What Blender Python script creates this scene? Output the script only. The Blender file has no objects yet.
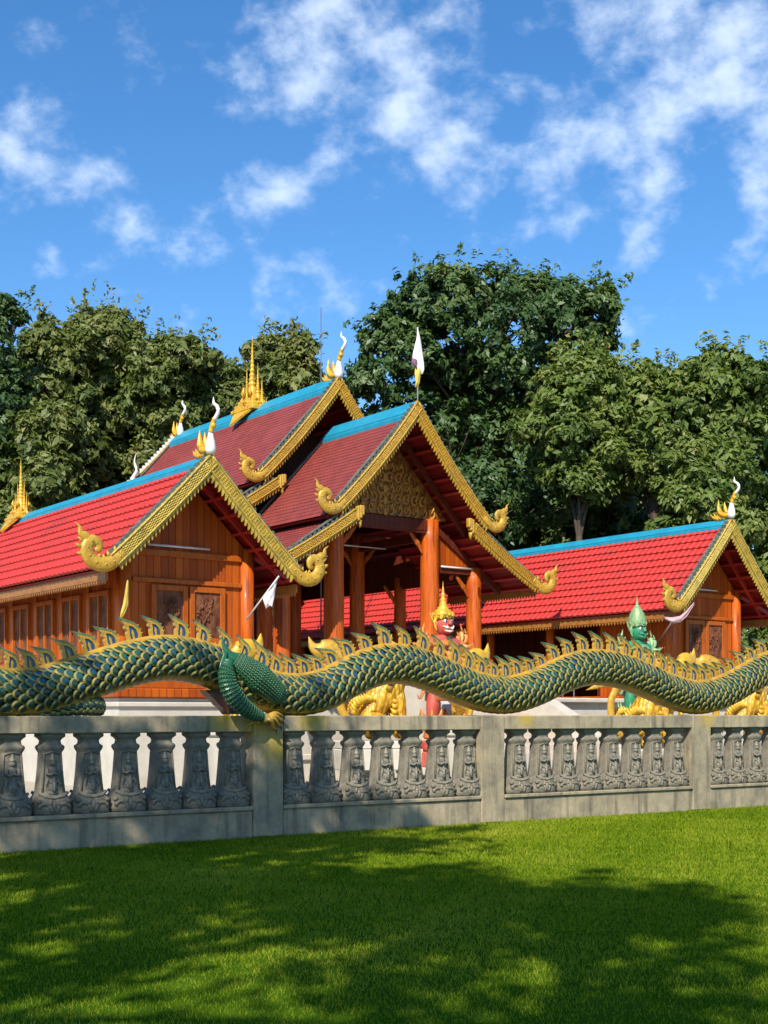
import bpy, math, random
import numpy as np
from mathutils import Vector, Matrix

random.seed(7)
SC = bpy.context.scene
COL = SC.collection
PI = math.pi

# ------------------------------------------------------------------ materials
def newmat(name):
    m = bpy.data.materials.new(name)
    m.use_nodes = True
    nt = m.node_tree
    return m, nt, nt.nodes['Principled BSDF']

def N(nt, t, **kw):
    n = nt.nodes.new(t)
    for k, v in kw.items():
        setattr(n, k, v)
    return n

def pm(name, c1, c2=None, scale=6.0, rough=0.6, metal=0.0, bump=0.0, bscale=30.0,
       stretch=(1, 1, 1), lo=0.35, hi=0.65, c3=None, s3=1.2, lo3=0.55, hi3=0.75, coat=0.0, btype='noise', bdist=0.02, spec=None):
    """Two noise-mixed base colours, an optional third large-patch colour and a bump."""
    m, nt, b = newmat(name)
    L = nt.links
    tc = N(nt, 'ShaderNodeTexCoord')
    mp = N(nt, 'ShaderNodeMapping')
    mp.inputs['Scale'].default_value = stretch
    L.new(tc.outputs['Object'], mp.inputs['Vector'])
    b.inputs['Roughness'].default_value = rough
    b.inputs['Metallic'].default_value = metal
    if coat:
        b.inputs['Coat Weight'].default_value = coat
        b.inputs['Coat Roughness'].default_value = 0.15
    if spec is not None:
        b.inputs['Specular IOR Level'].default_value = spec
    if c2 is None:
        c2 = tuple(x * 0.75 for x in c1)
    nz = N(nt, 'ShaderNodeTexNoise')
    nz.inputs['Scale'].default_value = scale
    nz.inputs['Detail'].default_value = 6
    nz.inputs['Roughness'].default_value = 0.65
    L.new(mp.outputs[0], nz.inputs['Vector'])
    mr = N(nt, 'ShaderNodeMapRange')
    mr.inputs['From Min'].default_value = lo
    mr.inputs['From Max'].default_value = hi
    L.new(nz.outputs['Fac'], mr.inputs['Value'])
    mx = N(nt, 'ShaderNodeMix', data_type='RGBA')
    mx.inputs['A'].default_value = (*c1, 1)
    mx.inputs['B'].default_value = (*c2, 1)
    L.new(mr.outputs[0], mx.inputs['Factor'])
    out = mx.outputs['Result']
    if c3 is not None:
        n3 = N(nt, 'ShaderNodeTexNoise')
        n3.inputs['Scale'].default_value = s3
        n3.inputs['Detail'].default_value = 5
        L.new(mp.outputs[0], n3.inputs['Vector'])
        m3 = N(nt, 'ShaderNodeMapRange')
        m3.inputs['From Min'].default_value = lo3
        m3.inputs['From Max'].default_value = hi3
        L.new(n3.outputs['Fac'], m3.inputs['Value'])
        x3 = N(nt, 'ShaderNodeMix', data_type='RGBA')
        L.new(out, x3.inputs['A'])
        x3.inputs['B'].default_value = (*c3, 1)
        L.new(m3.outputs[0], x3.inputs['Factor'])
        out = x3.outputs['Result']
    L.new(out, b.inputs['Base Color'])
    if bump:
        if btype == 'voronoi':
            bn = N(nt, 'ShaderNodeTexVoronoi')
            bo = bn.outputs['Distance']
        else:
            bn = N(nt, 'ShaderNodeTexNoise')
            bn.inputs['Detail'].default_value = 8
            bo = bn.outputs['Fac']
        bn.inputs['Scale'].default_value = bscale
        L.new(mp.outputs[0], bn.inputs['Vector'])
        bp = N(nt, 'ShaderNodeBump')
        bp.inputs['Strength'].default_value = bump
        bp.inputs['Distance'].default_value = bdist
        L.new(bo, bp.inputs['Height'])
        L.new(bp.outputs[0], b.inputs['Normal'])
    return m

def plank_mat(name, c1, c2, pitch=0.16, axis='X', rough=0.4, coat=0.25):
    """Varnished boards: each board its own tint, dark joints, grain along Z (or Y)."""
    m, nt, b = newmat(name)
    L = nt.links
    tc = N(nt, 'ShaderNodeTexCoord')
    sp = N(nt, 'ShaderNodeSeparateXYZ')
    L.new(tc.outputs['Object'], sp.inputs[0])
    ad = N(nt, 'ShaderNodeMath', operation='ADD')
    L.new(sp.outputs['X'], ad.inputs[0]); L.new(sp.outputs['Y'], ad.inputs[1])
    dv = N(nt, 'ShaderNodeMath', operation='DIVIDE')
    if axis == 'Z':
        L.new(sp.outputs['Z'], dv.inputs[0])
    else:
        L.new(ad.outputs[0], dv.inputs[0])
    dv.inputs[1].default_value = pitch
    fl = N(nt, 'ShaderNodeMath', operation='FLOOR'); L.new(dv.outputs[0], fl.inputs[0])
    fr = N(nt, 'ShaderNodeMath', operation='FRACT'); L.new(dv.outputs[0], fr.inputs[0])
    wn = N(nt, 'ShaderNodeTexWhiteNoise', noise_dimensions='1D'); L.new(fl.outputs[0], wn.inputs['W'])
    mp = N(nt, 'ShaderNodeMapping')
    mp.inputs['Scale'].default_value = (14, 14, 1.2) if axis != 'Z' else (1.2, 1.2, 14)
    L.new(tc.outputs['Object'], mp.inputs['Vector'])
    nz = N(nt, 'ShaderNodeTexNoise'); nz.inputs['Scale'].default_value = 2.2; nz.inputs['Detail'].default_value = 6
    L.new(mp.outputs[0], nz.inputs['Vector'])
    a2 = N(nt, 'ShaderNodeMath', operation='ADD'); L.new(nz.outputs['Fac'], a2.inputs[0]); L.new(wn.outputs['Value'], a2.inputs[1])
    mr = N(nt, 'ShaderNodeMapRange'); mr.inputs['From Min'].default_value = 0.4; mr.inputs['From Max'].default_value = 1.5
    L.new(a2.outputs[0], mr.inputs['Value'])
    mx = N(nt, 'ShaderNodeMix', data_type='RGBA')
    mx.inputs['A'].default_value = (*c1, 1); mx.inputs['B'].default_value = (*c2, 1)
    L.new(mr.outputs[0], mx.inputs['Factor'])
    # joints
    pg = N(nt, 'ShaderNodeMath', operation='PINGPONG'); L.new(dv.outputs[0], pg.inputs[0]); pg.inputs[1].default_value = 0.5
    jr = N(nt, 'ShaderNodeMapRange'); jr.inputs['From Min'].default_value = 0.0; jr.inputs['From Max'].default_value = 0.07
    L.new(pg.outputs[0], jr.inputs['Value'])
    jm = N(nt, 'ShaderNodeMix', data_type='RGBA')
    jm.inputs['A'].default_value = (c2[0] * .35, c2[1] * .35, c2[2] * .35, 1)
    L.new(mx.outputs['Result'], jm.inputs['B']); L.new(jr.outputs[0], jm.inputs['Factor'])
    L.new(jm.outputs['Result'], b.inputs['Base Color'])
    bp = N(nt, 'ShaderNodeBump'); bp.inputs['Strength'].default_value = 0.5; bp.inputs['Distance'].default_value = 0.012
    L.new(jr.outputs[0], bp.inputs['Height']); L.new(bp.outputs[0], b.inputs['Normal'])
    b.inputs['Roughness'].default_value = rough
    b.inputs['Coat Weight'].default_value = coat
    b.inputs['Coat Roughness'].default_value = 0.25
    b.inputs['Specular IOR Level'].default_value = 0.22
    return m

def attr_mat(name, ca, cb, cc, rough=0.5, translucent=0.25, spec=0.3):
    """Leaf/blade material: colour picked along ca-cb-cc by the point attribute 'tint'."""
    m, nt, b = newmat(name)
    L = nt.links
    at = N(nt, 'ShaderNodeAttribute', attribute_name='tint')
    cr = N(nt, 'ShaderNodeValToRGB')
    cr.color_ramp.elements[0].color = (*ca, 1)
    cr.color_ramp.elements[1].color = (*cc, 1)
    e = cr.color_ramp.elements.new(0.5); e.color = (*cb, 1)
    L.new(at.outputs['Fac'], cr.inputs['Fac'])
    L.new(cr.outputs['Color'], b.inputs['Base Color'])
    b.inputs['Roughness'].default_value = rough
    b.inputs['Specular IOR Level'].default_value = spec
    if translucent:
        tr = N(nt, 'ShaderNodeBsdfTranslucent')
        g = N(nt, 'ShaderNodeMix', data_type='RGBA', blend_type='MULTIPLY')
        g.inputs['Factor'].default_value = 1
        g.inputs['B'].default_value = (1.2, 1.25, 0.5, 1)
        L.new(cr.outputs['Color'], g.inputs['A'])
        L.new(g.outputs['Result'], tr.inputs['Color'])
        ms = N(nt, 'ShaderNodeMixShader'); ms.inputs[0].default_value = translucent
        out = nt.nodes['Material Output']
        L.new(b.outputs[0], ms.inputs[1]); L.new(tr.outputs[0], ms.inputs[2])
        L.new(ms.outputs[0], out.inputs['Surface'])
    return m

M = {}
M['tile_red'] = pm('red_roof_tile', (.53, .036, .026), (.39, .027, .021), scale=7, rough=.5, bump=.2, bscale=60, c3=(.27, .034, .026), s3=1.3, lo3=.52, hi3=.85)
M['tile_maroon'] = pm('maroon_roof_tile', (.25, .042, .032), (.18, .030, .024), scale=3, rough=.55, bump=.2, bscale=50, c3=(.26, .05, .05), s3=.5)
M['teal'] = pm('teal_ridge_paint', (.012, .27, .40), (.012, .20, .32), scale=3, rough=.5, bump=.1, bscale=40)
M['rake'] = pm('grey_teal_cement', (.13, .15, .13), (.05, .06, .05), scale=8, rough=.8, bump=.3, bscale=40)
M['gold'] = pm('gold_paint', (.56, .34, .038), (.38, .21, .022), scale=9, rough=.46, metal=.12, bump=.35, bscale=28, c3=(.30, .19, .05), s3=3, lo3=.58, hi3=.8)
M['gold_dull'] = pm('aged_gold_paint', (.54, .39, .07), (.36, .26, .04), scale=10, rough=.5, metal=.1, bump=.5, bscale=32, c3=(.16, .12, .04), s3=4, lo3=.55, hi3=.8)
M['gold_bright'] = pm('bright_gold_paint', (.70, .43, .03), (.56, .30, .02), scale=7, rough=.4, metal=.12, bump=.7, bscale=11, c3=(.36, .18, .015), s3=6, lo3=.54, hi3=.68)
M['gold_stand'] = pm('gold_filigree', (.34, .13, .02), (.14, .04, .008), scale=9, rough=.5, metal=.05, bump=.9, bscale=12, lo=.42, hi=.55)
M['white'] = pm('white_paint', (.78, .77, .74), (.66, .65, .62), scale=6, rough=.5)
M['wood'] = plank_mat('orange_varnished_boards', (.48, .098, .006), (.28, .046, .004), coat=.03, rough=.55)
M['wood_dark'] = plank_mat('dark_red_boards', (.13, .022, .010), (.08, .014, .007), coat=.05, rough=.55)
M['filigree'] = pm('ochre_filigree', (.50, .25, .03), (.36, .15, .02), scale=9, rough=.5, metal=.1, bump=.4, bscale=28)
M['recess'] = pm('shade_dark_boards', (.045, .010, .006), (.028, .007, .005), scale=5, rough=.7)  # near-black on purpose: shade of the gable recess put into the colour
M['wood_frame'] = pm('orange_wood_frame', (.44, .105, .008), (.30, .06, .005), scale=3, stretch=(4, 4, .6), rough=.5, coat=.03, spec=.25, bump=.1)
M['log'] = pm('orange_log', (.58, .120, .007), (.34, .055, .005), scale=2.6, stretch=(6, 6, .45), rough=.5, coat=.08, bump=.3, bscale=9, spec=.3, c3=(.20, .03, .004), s3=2.5, lo3=.56, hi3=.7)
M['carved'] = pm('carved_brown_panel', (.22, .085, .04), (.08, .024, .012), scale=5, rough=.6, spec=.2, bump=1.0, bscale=7, stretch=(1, 1, .6), bdist=.05)
M['soffit'] = plank_mat('red_soffit_boards', (.20, .010, .008), (.14, .008, .006), pitch=.22, axis='Z', rough=.5, coat=.1)
M['red_beam'] = pm('red_beam_paint', (.36, .020, .014), (.25, .014, .010), scale=4, rough=.45)
M['fascia'] = pm('ochre_fascia', (.36, .15, .03), (.24, .09, .02), scale=6, stretch=(2, 1, 2), rough=.5)
M['plinth'] = pm('whitewashed_plinth', (.54, .50, .43), (.46, .42, .35), scale=3, rough=.85, bump=.2, bscale=20, c3=(.36, .32, .26), s3=.9)
M['step'] = pm('pale_stone_steps', (.56, .47, .38), (.48, .40, .32), scale=4, rough=.7, bump=.1)
M['lamp_white'] = pm('lamp_tube_white', (.72, .72, .72), rough=.3)
M['metal'] = pm('grey_steel', (.35, .36, .37), rough=.35, metal=.8)
M['scale_teal'] = pm('teal_scale', (.014, .070, .058), (.032, .105, .060), scale=9, rough=.36, coat=.2, c3=(.014, .065, .14), s3=7, lo3=.5, hi3=.62)
M['scale_green'] = pm('dark_green_scale', (.012, .036, .028), (.026, .060, .036), scale=9, rough=.36, coat=.2, c3=(.016, .035, .035), s3=8, lo3=.52, hi3=.66)
M['scale_rim'] = pm('gilded_scale_rim', (.17, .19, .075), (.34, .25, .05), scale=8, rough=.4, coat=.25)
M['naga_core'] = pm('naga_core', (.015, .035, .022), rough=.5)
M['naga_gold'] = pm('naga_gold_trim', (.52, .30, .035), (.36, .21, .03), scale=8, rough=.4, metal=.15, bump=.3, c3=(.20, .16, .045), s3=2.2, lo3=.5, hi3=.7)
M['fin_gold'] = pm('fin_gold', (.60, .34, .035), (.44, .24, .03), scale=11, rough=.4, metal=.15, bump=.4, c3=(.14, .16, .05), s3=4, lo3=.5, hi3=.7)
M['fin_blue'] = pm('fin_blue', (.008, .05, .16), (.01, .07, .12), scale=6, rough=.35, coat=.2)
M['fin_green'] = pm('fin_green', (.16, .22, .09), (.06, .13, .07), scale=10, rough=.4)
M['arm_green'] = pm('arm_green', (.012, .085, .040), (.018, .115, .05), scale=9, rough=.35, coat=.3, bump=.25, bscale=40)
M['arm_light'] = pm('arm_light_green', (.022, .095, .035), (.016, .07, .026), scale=12, rough=.4, coat=.2)
M['claw'] = pm('claw_brown', (.09, .035, .02), (.05, .02, .015), scale=8, rough=.4)
M['skin_red'] = pm('giant_red_skin', (.50, .10, .07), (.42, .065, .045), scale=5, rough=.4)
M['skin_green'] = pm('giant_green_skin', (.03, .25, .12), (.03, .20, .10), scale=5, rough=.4)
M['orna_red'] = pm('orange_gold_ornament', (.58, .26, .05), (.50, .13, .04), scale=12, rough=.4, metal=.15, bump=.6, bscale=22)
M['orna_green'] = pm('pale_green_gold_ornament', (.30, .40, .17), (.14, .30, .15), scale=12, rough=.4, metal=.1, bump=.6, bscale=22)
M['bark'] = pm('bark', (.10, .075, .05), (.055, .04, .028), scale=4, stretch=(3, 3, .5), rough=.9, bump=.6, bscale=12)
M['flag_white'] = pm('flag_white', (.72, .68, .70), (.6, .55, .58), scale=6, rough=.8)
M['flag_pink'] = pm('flag_pink', (.52, .36, .38), (.42, .27, .30), scale=4, rough=.8)
M['flag_yellow'] = pm('flag_yellow', (.66, .50, .10), (.55, .38, .06), scale=5, rough=.8)
M['flag_purple'] = pm('flag_purple', (.20, .08, .17), rough=.8)
M['pole_wood'] = pm('pole_brown', (.09, .04, .025), rough=.6)
M['pole_white'] = pm('pole_white', (.6, .6, .6), rough=.4)
M['eye_white'] = pm('enamel_white', (.8, .8, .76), rough=.3)
M['eye_black'] = pm('enamel_black', (.015, .015, .015), rough=.3)

def feather_gold(name):
    m = pm(name, (.72, .45, .03), (.58, .32, .02), scale=7, rough=.42, metal=.1)
    nt = m.node_tree; L = nt.links; b = nt.nodes['Principled BSDF']
    tc = N(nt, 'ShaderNodeTexCoord')
    v = N(nt, 'ShaderNodeTexVoronoi'); v.inputs['Scale'].default_value = 9
    mp = N(nt, 'ShaderNodeMapping'); mp.inputs['Scale'].default_value = (1.3, 1.3, .55); mp.inputs['Rotation'].default_value = (0, .5, 0)
    L.new(tc.outputs['Object'], mp.inputs['Vector']); L.new(mp.outputs[0], v.inputs['Vector'])
    cr = N(nt, 'ShaderNodeMapRange'); cr.inputs['From Min'].default_value = .34; cr.inputs['From Max'].default_value = .70; cr.inputs['To Max'].default_value = .7
    L.new(v.outputs['Distance'], cr.inputs['Value'])
    src = b.inputs['Base Color'].links[0].from_socket
    mx = N(nt, 'ShaderNodeMix', data_type='RGBA'); L.new(src, mx.inputs['A']); mx.inputs['B'].default_value = (.30, .11, .01, 1)  # cell edges darkened: crevice shade painted into the gold
    L.new(cr.outputs[0], mx.inputs['Factor']); L.new(mx.outputs['Result'], b.inputs['Base Color'])
    bp = N(nt, 'ShaderNodeBump'); bp.inputs['Strength'].default_value = 1; bp.inputs['Distance'].default_value = .03; bp.invert = True
    L.new(v.outputs['Distance'], bp.inputs['Height']); L.new(bp.outputs[0], b.inputs['Normal'])
    return m
M['gold_feather'] = feather_gold('feathered_gold')

def concrete_mat(name):
    m, nt, b = newmat(name)
    L = nt.links
    tc = N(nt, 'ShaderNodeTexCoord')
    n1 = N(nt, 'ShaderNodeTexNoise'); n1.inputs['Scale'].default_value = 2.3; n1.inputs['Detail'].default_value = 9; n1.inputs['Roughness'].default_value = .7
    n2 = N(nt, 'ShaderNodeTexNoise'); n2.inputs['Scale'].default_value = 26; n2.inputs['Detail'].default_value = 6
    mp = N(nt, 'ShaderNodeMapping'); mp.inputs['Scale'].default_value = (5, 5, .5)
    n3 = N(nt, 'ShaderNodeTexNoise'); n3.inputs['Scale'].default_value = 2.1; n3.inputs['Detail'].default_value = 5
    L.new(tc.outputs['Object'], n1.inputs['Vector']); L.new(tc.outputs['Object'], n2.inputs['Vector'])
    L.new(tc.outputs['Object'], mp.inputs['Vector']); L.new(mp.outputs[0], n3.inputs['Vector'])
    r1 = N(nt, 'ShaderNodeValToRGB')
    e = r1.color_ramp.elements
    e[0].position = .28; e[0].color = (.13, .115, .088, 1)
    e[1].position = .72; e[1].color = (.47, .375, .235, 1)
    k = e.new(.5); k.color = (.31, .255, .165, 1)
    L.new(n1.outputs['Fac'], r1.inputs['Fac'])
    # rain streaks
    r3 = N(nt, 'ShaderNodeMapRange'); r3.inputs['From Min'].default_value = .52; r3.inputs['From Max'].default_value = .75; r3.inputs['To Max'].default_value = .8
    L.new(n3.outputs['Fac'], r3.inputs['Value'])
    x3 = N(nt, 'ShaderNodeMix', data_type='RGBA'); L.new(r1.outputs['Color'], x3.inputs['A']); x3.inputs['B'].default_value = (.075, .068, .055, 1)
    L.new(r3.outputs[0], x3.inputs['Factor'])
    cur = x3.outputs['Result']
    # yellow paint stains on the rail, each with its own place
    for (sx, sy, sz, rr) in ((3.0, -.1, 1.36, .34), (3.75, -.1, 1.40, .30), (2.55, -.1, 1.42, .3), (3.25, -.1, 1.05, .3), (7.15, -.1, 1.42, .22), (10.75, -.1, 1.44, .28)):
        d = N(nt, 'ShaderNodeVectorMath', operation='DISTANCE'); d.inputs[1].default_value = (sx, sy, sz)
        L.new(tc.outputs['Object'], d.inputs[0])
        q = N(nt, 'ShaderNodeMath', operation='SUBTRACT'); L.new(d.outputs['Value'], q.inputs[0])
        q2 = N(nt, 'ShaderNodeMath', operation='MULTIPLY'); L.new(n2.outputs['Fac'], q2.inputs[0]); q2.inputs[1].default_value = .3
        L.new(q2.outputs[0], q.inputs[1])
        mr = N(nt, 'ShaderNodeMapRange'); mr.inputs['From Min'].default_value = rr * .85 - .12; mr.inputs['From Max'].default_value = -.12
        mr.inputs['To Max'].default_value = 1.0
        L.new(q.outputs[0], mr.inputs['Value'])
        mx = N(nt, 'ShaderNodeMix', data_type='RGBA'); L.new(cur, mx.inputs['A']); mx.inputs['B'].default_value = (.44, .30, .03, 1)
        L.new(mr.outputs[0], mx.inputs['Factor'])
        cur = mx.outputs['Result']
    L.new(cur, b.inputs['Base Color'])
    b.inputs['Roughness'].default_value = .85
    bp = N(nt, 'ShaderNodeBump'); bp.inputs['Strength'].default_value = .4; bp.inputs['Distance'].default_value = .01
    L.new(n2.outputs['Fac'], bp.inputs['Height']); L.new(bp.outputs[0], b.inputs['Normal'])
    return m
M['concrete'] = concrete_mat('weathered_concrete')
M['baluster'] = pm('grey_cast_baluster', (.25, .215, .155), (.11, .10, .076), scale=5, rough=.8, bump=.5, bscale=35, c3=(.30, .27, .21), s3=1.6, lo3=.5, hi3=.75)
M['relief'] = pm('grey_cast_relief', (.28, .25, .195), (.13, .12, .095), scale=12, rough=.8, bump=.7, bscale=55)

# ------------------------------------------------------------------ mesh builder
class MB:
    def __init__(self):
        self.v = []; self.f = []; self.mi = []; self.sm = []
    def add(self, verts, faces, mi=0, smooth=False):
        o = len(self.v)
        self.v.extend([tuple(p) for p in verts])
        for f in faces:
            self.f.append(tuple(i + o for i in f)); self.mi.append(mi); self.sm.append(smooth)
    def box(self, c, s, mi=0, rot=None, bev=0.0):
        x, y, z = s[0] / 2, s[1] / 2, s[2] / 2
        if bev > 0:
            b = min(bev, x * .9, y * .9, z * .9)
            pts = []; idx = {}
            for sx in (-1, 1):
                for sy in (-1, 1):
                    for sz in (-1, 1):
                        idx[sx, sy, sz, 0] = len(pts); pts.append(Vector((sx * x, sy * (y - b), sz * (z - b))))
                        idx[sx, sy, sz, 1] = len(pts); pts.append(Vector((sx * (x - b), sy * y, sz * (z - b))))
                        idx[sx, sy, sz, 2] = len(pts); pts.append(Vector((sx * (x - b), sy * (y - b), sz * z)))
            F = []
            for s_ in (-1, 1):
                q = [(s_, -1, -1, 0), (s_, 1, -1, 0), (s_, 1, 1, 0), (s_, -1, 1, 0)]; F.append(q if s_ > 0 else q[::-1])
                q = [(-1, s_, -1, 1), (-1, s_, 1, 1), (1, s_, 1, 1), (1, s_, -1, 1)]; F.append(q if s_ > 0 else q[::-1])
                q = [(-1, -1, s_, 2), (1, -1, s_, 2), (1, 1, s_, 2), (-1, 1, s_, 2)]; F.append(q if s_ > 0 else q[::-1])
            for a in (-1, 1):
                for b_ in (-1, 1):
                    q = [(a, b_, -1, 0), (a, b_, 1, 0), (a, b_, 1, 1), (a, b_, -1, 1)]; F.append(q[::-1] if a * b_ > 0 else q)
                    q = [(a, -1, b_, 0), (a, 1, b_, 0), (a, 1, b_, 2), (a, -1, b_, 2)]; F.append(q if a * b_ > 0 else q[::-1])
                    q = [(-1, a, b_, 1), (1, a, b_, 1), (1, a, b_, 2), (-1, a, b_, 2)]; F.append(q[::-1] if a * b_ > 0 else q)
                    for c_ in (-1, 1):
                        q = [(a, b_, c_, 0), (a, b_, c_, 1), (a, b_, c_, 2)]; F.append(q if a * b_ * c_ > 0 else q[::-1])
            faces = [[idx[k] for k in q] for q in F]
        else:
            pts = [Vector((sx * x, sy * y, sz * z)) for sx in (-1, 1) for sy in (-1, 1) for sz in (-1, 1)]
            faces = [(0, 1, 3, 2), (4, 6, 7, 5), (0, 4, 5, 1), (2, 3, 7, 6), (0, 2, 6, 4), (1, 5, 7, 3)]
        c = Vector(c)
        if rot is not None:
            pts = [rot @ p for p in pts]
        self.add([p + c for p in pts], faces, mi)
    def beam(self, a, b, w, h, mi=0, up=(0, 0, 1)):
        a = Vector(a); b = Vector(b); d = b - a; l = d.length; d.normalize()
        u = Vector(up); s = d.cross(u)
        if s.length < 1e-4: s = d.cross(Vector((1, 0, 0)))
        s.normalize(); u = s.cross(d)
        R = Matrix((d, s, u)).transposed()
        self.box((a + b) / 2, (l, w, h), mi, R)
    def prism(self, poly, fr, th, mi=0):
        """poly: 2-D outline; fr(u, v, w) -> 3-D; w in +-th/2."""
        n = len(poly)
        A = [fr(p[0], p[1], -th / 2) for p in poly]; B = [fr(p[0], p[1], th / 2) for p in poly]
        self.add(A + B, [tuple(range(n))[::-1], tuple(range(n, 2 * n))] + [(i, (i + 1) % n, (i + 1) % n + n, i + n) for i in range(n)], mi)
    def sweep(self, path, rad, mi=0, n=10, smooth=True, ref=(0, 0, 1), flat=1.0, cap=True):
        """Tube along a path; rad per point; flat scales the radius along the reference direction's cross axis."""
        P = [Vector(p) for p in path]; m = len(P)
        verts = []; faces = []
        for i in range(m):
            d = (P[min(i + 1, m - 1)] - P[max(i - 1, 0)])
            d = d.normalized() if d.length > 1e-7 else Vector((0, 0, 1))
            s = d.cross(Vector(ref))
            if s.length < 1e-3: s = d.cross(Vector((.3, .9, .1)))
            s.normalize(); u = s.cross(d)
            r = rad[i] if hasattr(rad, '__len__') else rad
            for k in range(n):
                a = 2 * PI * k / n
                verts.append(P[i] + s * (math.cos(a) * r) + u * (math.sin(a) * r * flat))
        for i in range(m - 1):
            for k in range(n):
                faces.append((i * n + k, i * n + (k + 1) % n, (i + 1) * n + (k + 1) % n, (i + 1) * n + k))
        if cap:
            faces.append(tuple(range(n))[::-1]); faces.append(tuple(range((m - 1) * n, m * n)))
        self.add(verts, faces, mi, smooth)
    def lathe(self, prof, c=(0, 0, 0), n=16, mi=0, smooth=True, sx=1, sy=1, sq=0.0):
        """prof: (r, z). sq > 0 squares the section."""
        verts = []; faces = []; m = len(prof); c = Vector(c)
        for r, z in prof:
            for k in range(n):
                a = 2 * PI * (k + .5) / n
                ca, sa = math.cos(a), math.sin(a)
                if sq:
                    q = (abs(ca) ** sq + abs(sa) ** sq) ** (-1 / sq)
                else: q = 1
                verts.append(c + Vector((ca * q * r * sx, sa * q * r * sy, z)))
        for i in range(m - 1):
            for k in range(n):
                faces.append((i * n + k, i * n + (k + 1) % n, (i + 1) * n + (k + 1) % n, (i + 1) * n + k))
        faces.append(tuple(range(n))[::-1]); faces.append(tuple(range((m - 1) * n, m * n)))
        self.add(verts, faces, mi, smooth)
    def ball(self, c, r, mi=0, n=10, m=7):
        if not hasattr(r, '__len__'): r = (r, r, r)
        c = Vector(c); verts = []; faces = []
        for i in range(m + 1):
            t = PI * i / m
            for k in range(n):
                a = 2 * PI * k / n
                verts.append(c + Vector((r[0] * math.sin(t) * math.cos(a), r[1] * math.sin(t) * math.sin(a), -r[2] * math.cos(t))))
        for i in range(m):
            for k in range(n):
                faces.append((i * n + k, i * n + (k + 1) % n, (i + 1) * n + (k + 1) % n, (i + 1) * n + k))
        self.add(verts, faces, mi, True)
    def build(self, name, mats, parent=None, loc=None, rotz=0):
        me = bpy.data.meshes.new(name)
        me.from_pydata(self.v, [], self.f)
        for m in (mats if isinstance(mats, (list, tuple)) else [mats]):
            me.materials.append(m)
        me.polygons.foreach_set('material_index', self.mi)
        me.polygons.foreach_set('use_smooth', self.sm)
        me.update()
        o = bpy.data.objects.new(name, me); COL.objects.link(o)
        if parent is not None: o.parent = parent
        if loc is not None: o.location = loc
        o.rotation_euler.z = rotz
        return o

def tag(o, label=None, cat=None, group=None, kind=None):
    if label: o['label'] = label
    if cat: o['category'] = cat
    if group: o['group'] = group
    if kind: o['kind'] = kind
    return o

def thing(name, label, cat, loc=(0, 0, 0), rotz=0.0, group=None):
    o = bpy.data.objects.new(name, None); COL.objects.link(o)
    o.location = loc; o.rotation_euler.z = rotz
    o.empty_display_size = .2
    return tag(o, label, cat, group)

def copy_tree(o, parent=None):
    c = o.copy(); COL.objects.link(c)
    if parent is not None: c.parent = parent
    for ch in o.children:
        copy_tree(ch, c)
    return c

def skin_mesh(name, verts, edges, radii, mat, parent, sub=2):
    """Grow one smooth body over a skeleton (Skin + Subdivision), then freeze it."""
    me = bpy.data.meshes.new(name + '_skeleton')
    me.from_pydata(verts, edges, [])
    o = bpy.data.objects.new(name + '_skeleton', me); COL.objects.link(o)
    sk = o.modifiers.new('Skin', 'SKIN')
    if not me.skin_vertices:
        raise RuntimeError('no skin data')
    for i, r in enumerate(radii):
        rr = r if hasattr(r, '__len__') else (r, r)
        me.skin_vertices[0].data[i].radius = rr
    me.skin_vertices[0].data[0].use_root = True
    sk.use_smooth_shade = True
    ss = o.modifiers.new('Sub', 'SUBSURF'); ss.levels = sub; ss.render_levels = sub
    dg = bpy.context.evaluated_depsgraph_get(); dg.update()
    ev = o.evaluated_get(dg)
    m2 = bpy.data.meshes.new_from_object(ev)
    m2.name = name
    bpy.data.objects.remove(o)
    m2.materials.clear(); m2.materials.append(mat)
    m2.polygons.foreach_set('use_smooth', [True] * len(m2.polygons))
    q = bpy.data.objects.new(name, m2); COL.objects.link(q)
    q.parent = parent
    return q

def spline(P, per=8):
    """Catmull-Rom through tuples."""
    P = [np.array(p, float) for p in P]
    P = [2 * P[0] - P[1]] + P + [2 * P[-1] - P[-2]]
    out = []
    for i in range(1, len(P) - 2):
        for k in range(per):
            t = k / per
            a, b, c, d = P[i - 1], P[i], P[i + 1], P[i + 2]
            out.append(.5 * (2 * b + (c - a) * t + (2 * a - 5 * b + 4 * c - d) * t * t + (3 * b - a - 3 * c + d) * t ** 3))
    out.append(P[-2])
    return out

# ------------------------------------------------------------------ camera
EYE = 1.45
FPX = 1300.0
HOR = 714.0
cam_d = bpy.data.cameras.new('camera')
cam_d.sensor_width = 36; cam_d.lens = 36 * FPX / 1024
cam_d.shift_y = (HOR - 512) / 1024
cam_d.clip_end = 3000
cam = bpy.data.objects.new('camera', cam_d); COL.objects.link(cam)
cam.location = (0, 0, EYE); cam.rotation_euler = (PI / 2, 0, 0)
SC.camera = cam

# ------------------------------------------------------------------ light
SUN_H = Vector((-.23, -.973)).normalized()
ELEV = math.radians(41.5)
sd = bpy.data.lights.new('sun', 'SUN'); sd.energy = 5.0; sd.angle = math.radians(.5); sd.color = (1, .93, .80)
sun = bpy.data.objects.new('sun', sd); COL.objects.link(sun)
to_sun = Vector((SUN_H.x * math.cos(ELEV), SUN_H.y * math.cos(ELEV), math.sin(ELEV)))
sun.rotation_euler = to_sun.to_track_quat('Z', 'Y').to_euler()
sun.location = (-10, -20, 30)

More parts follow.
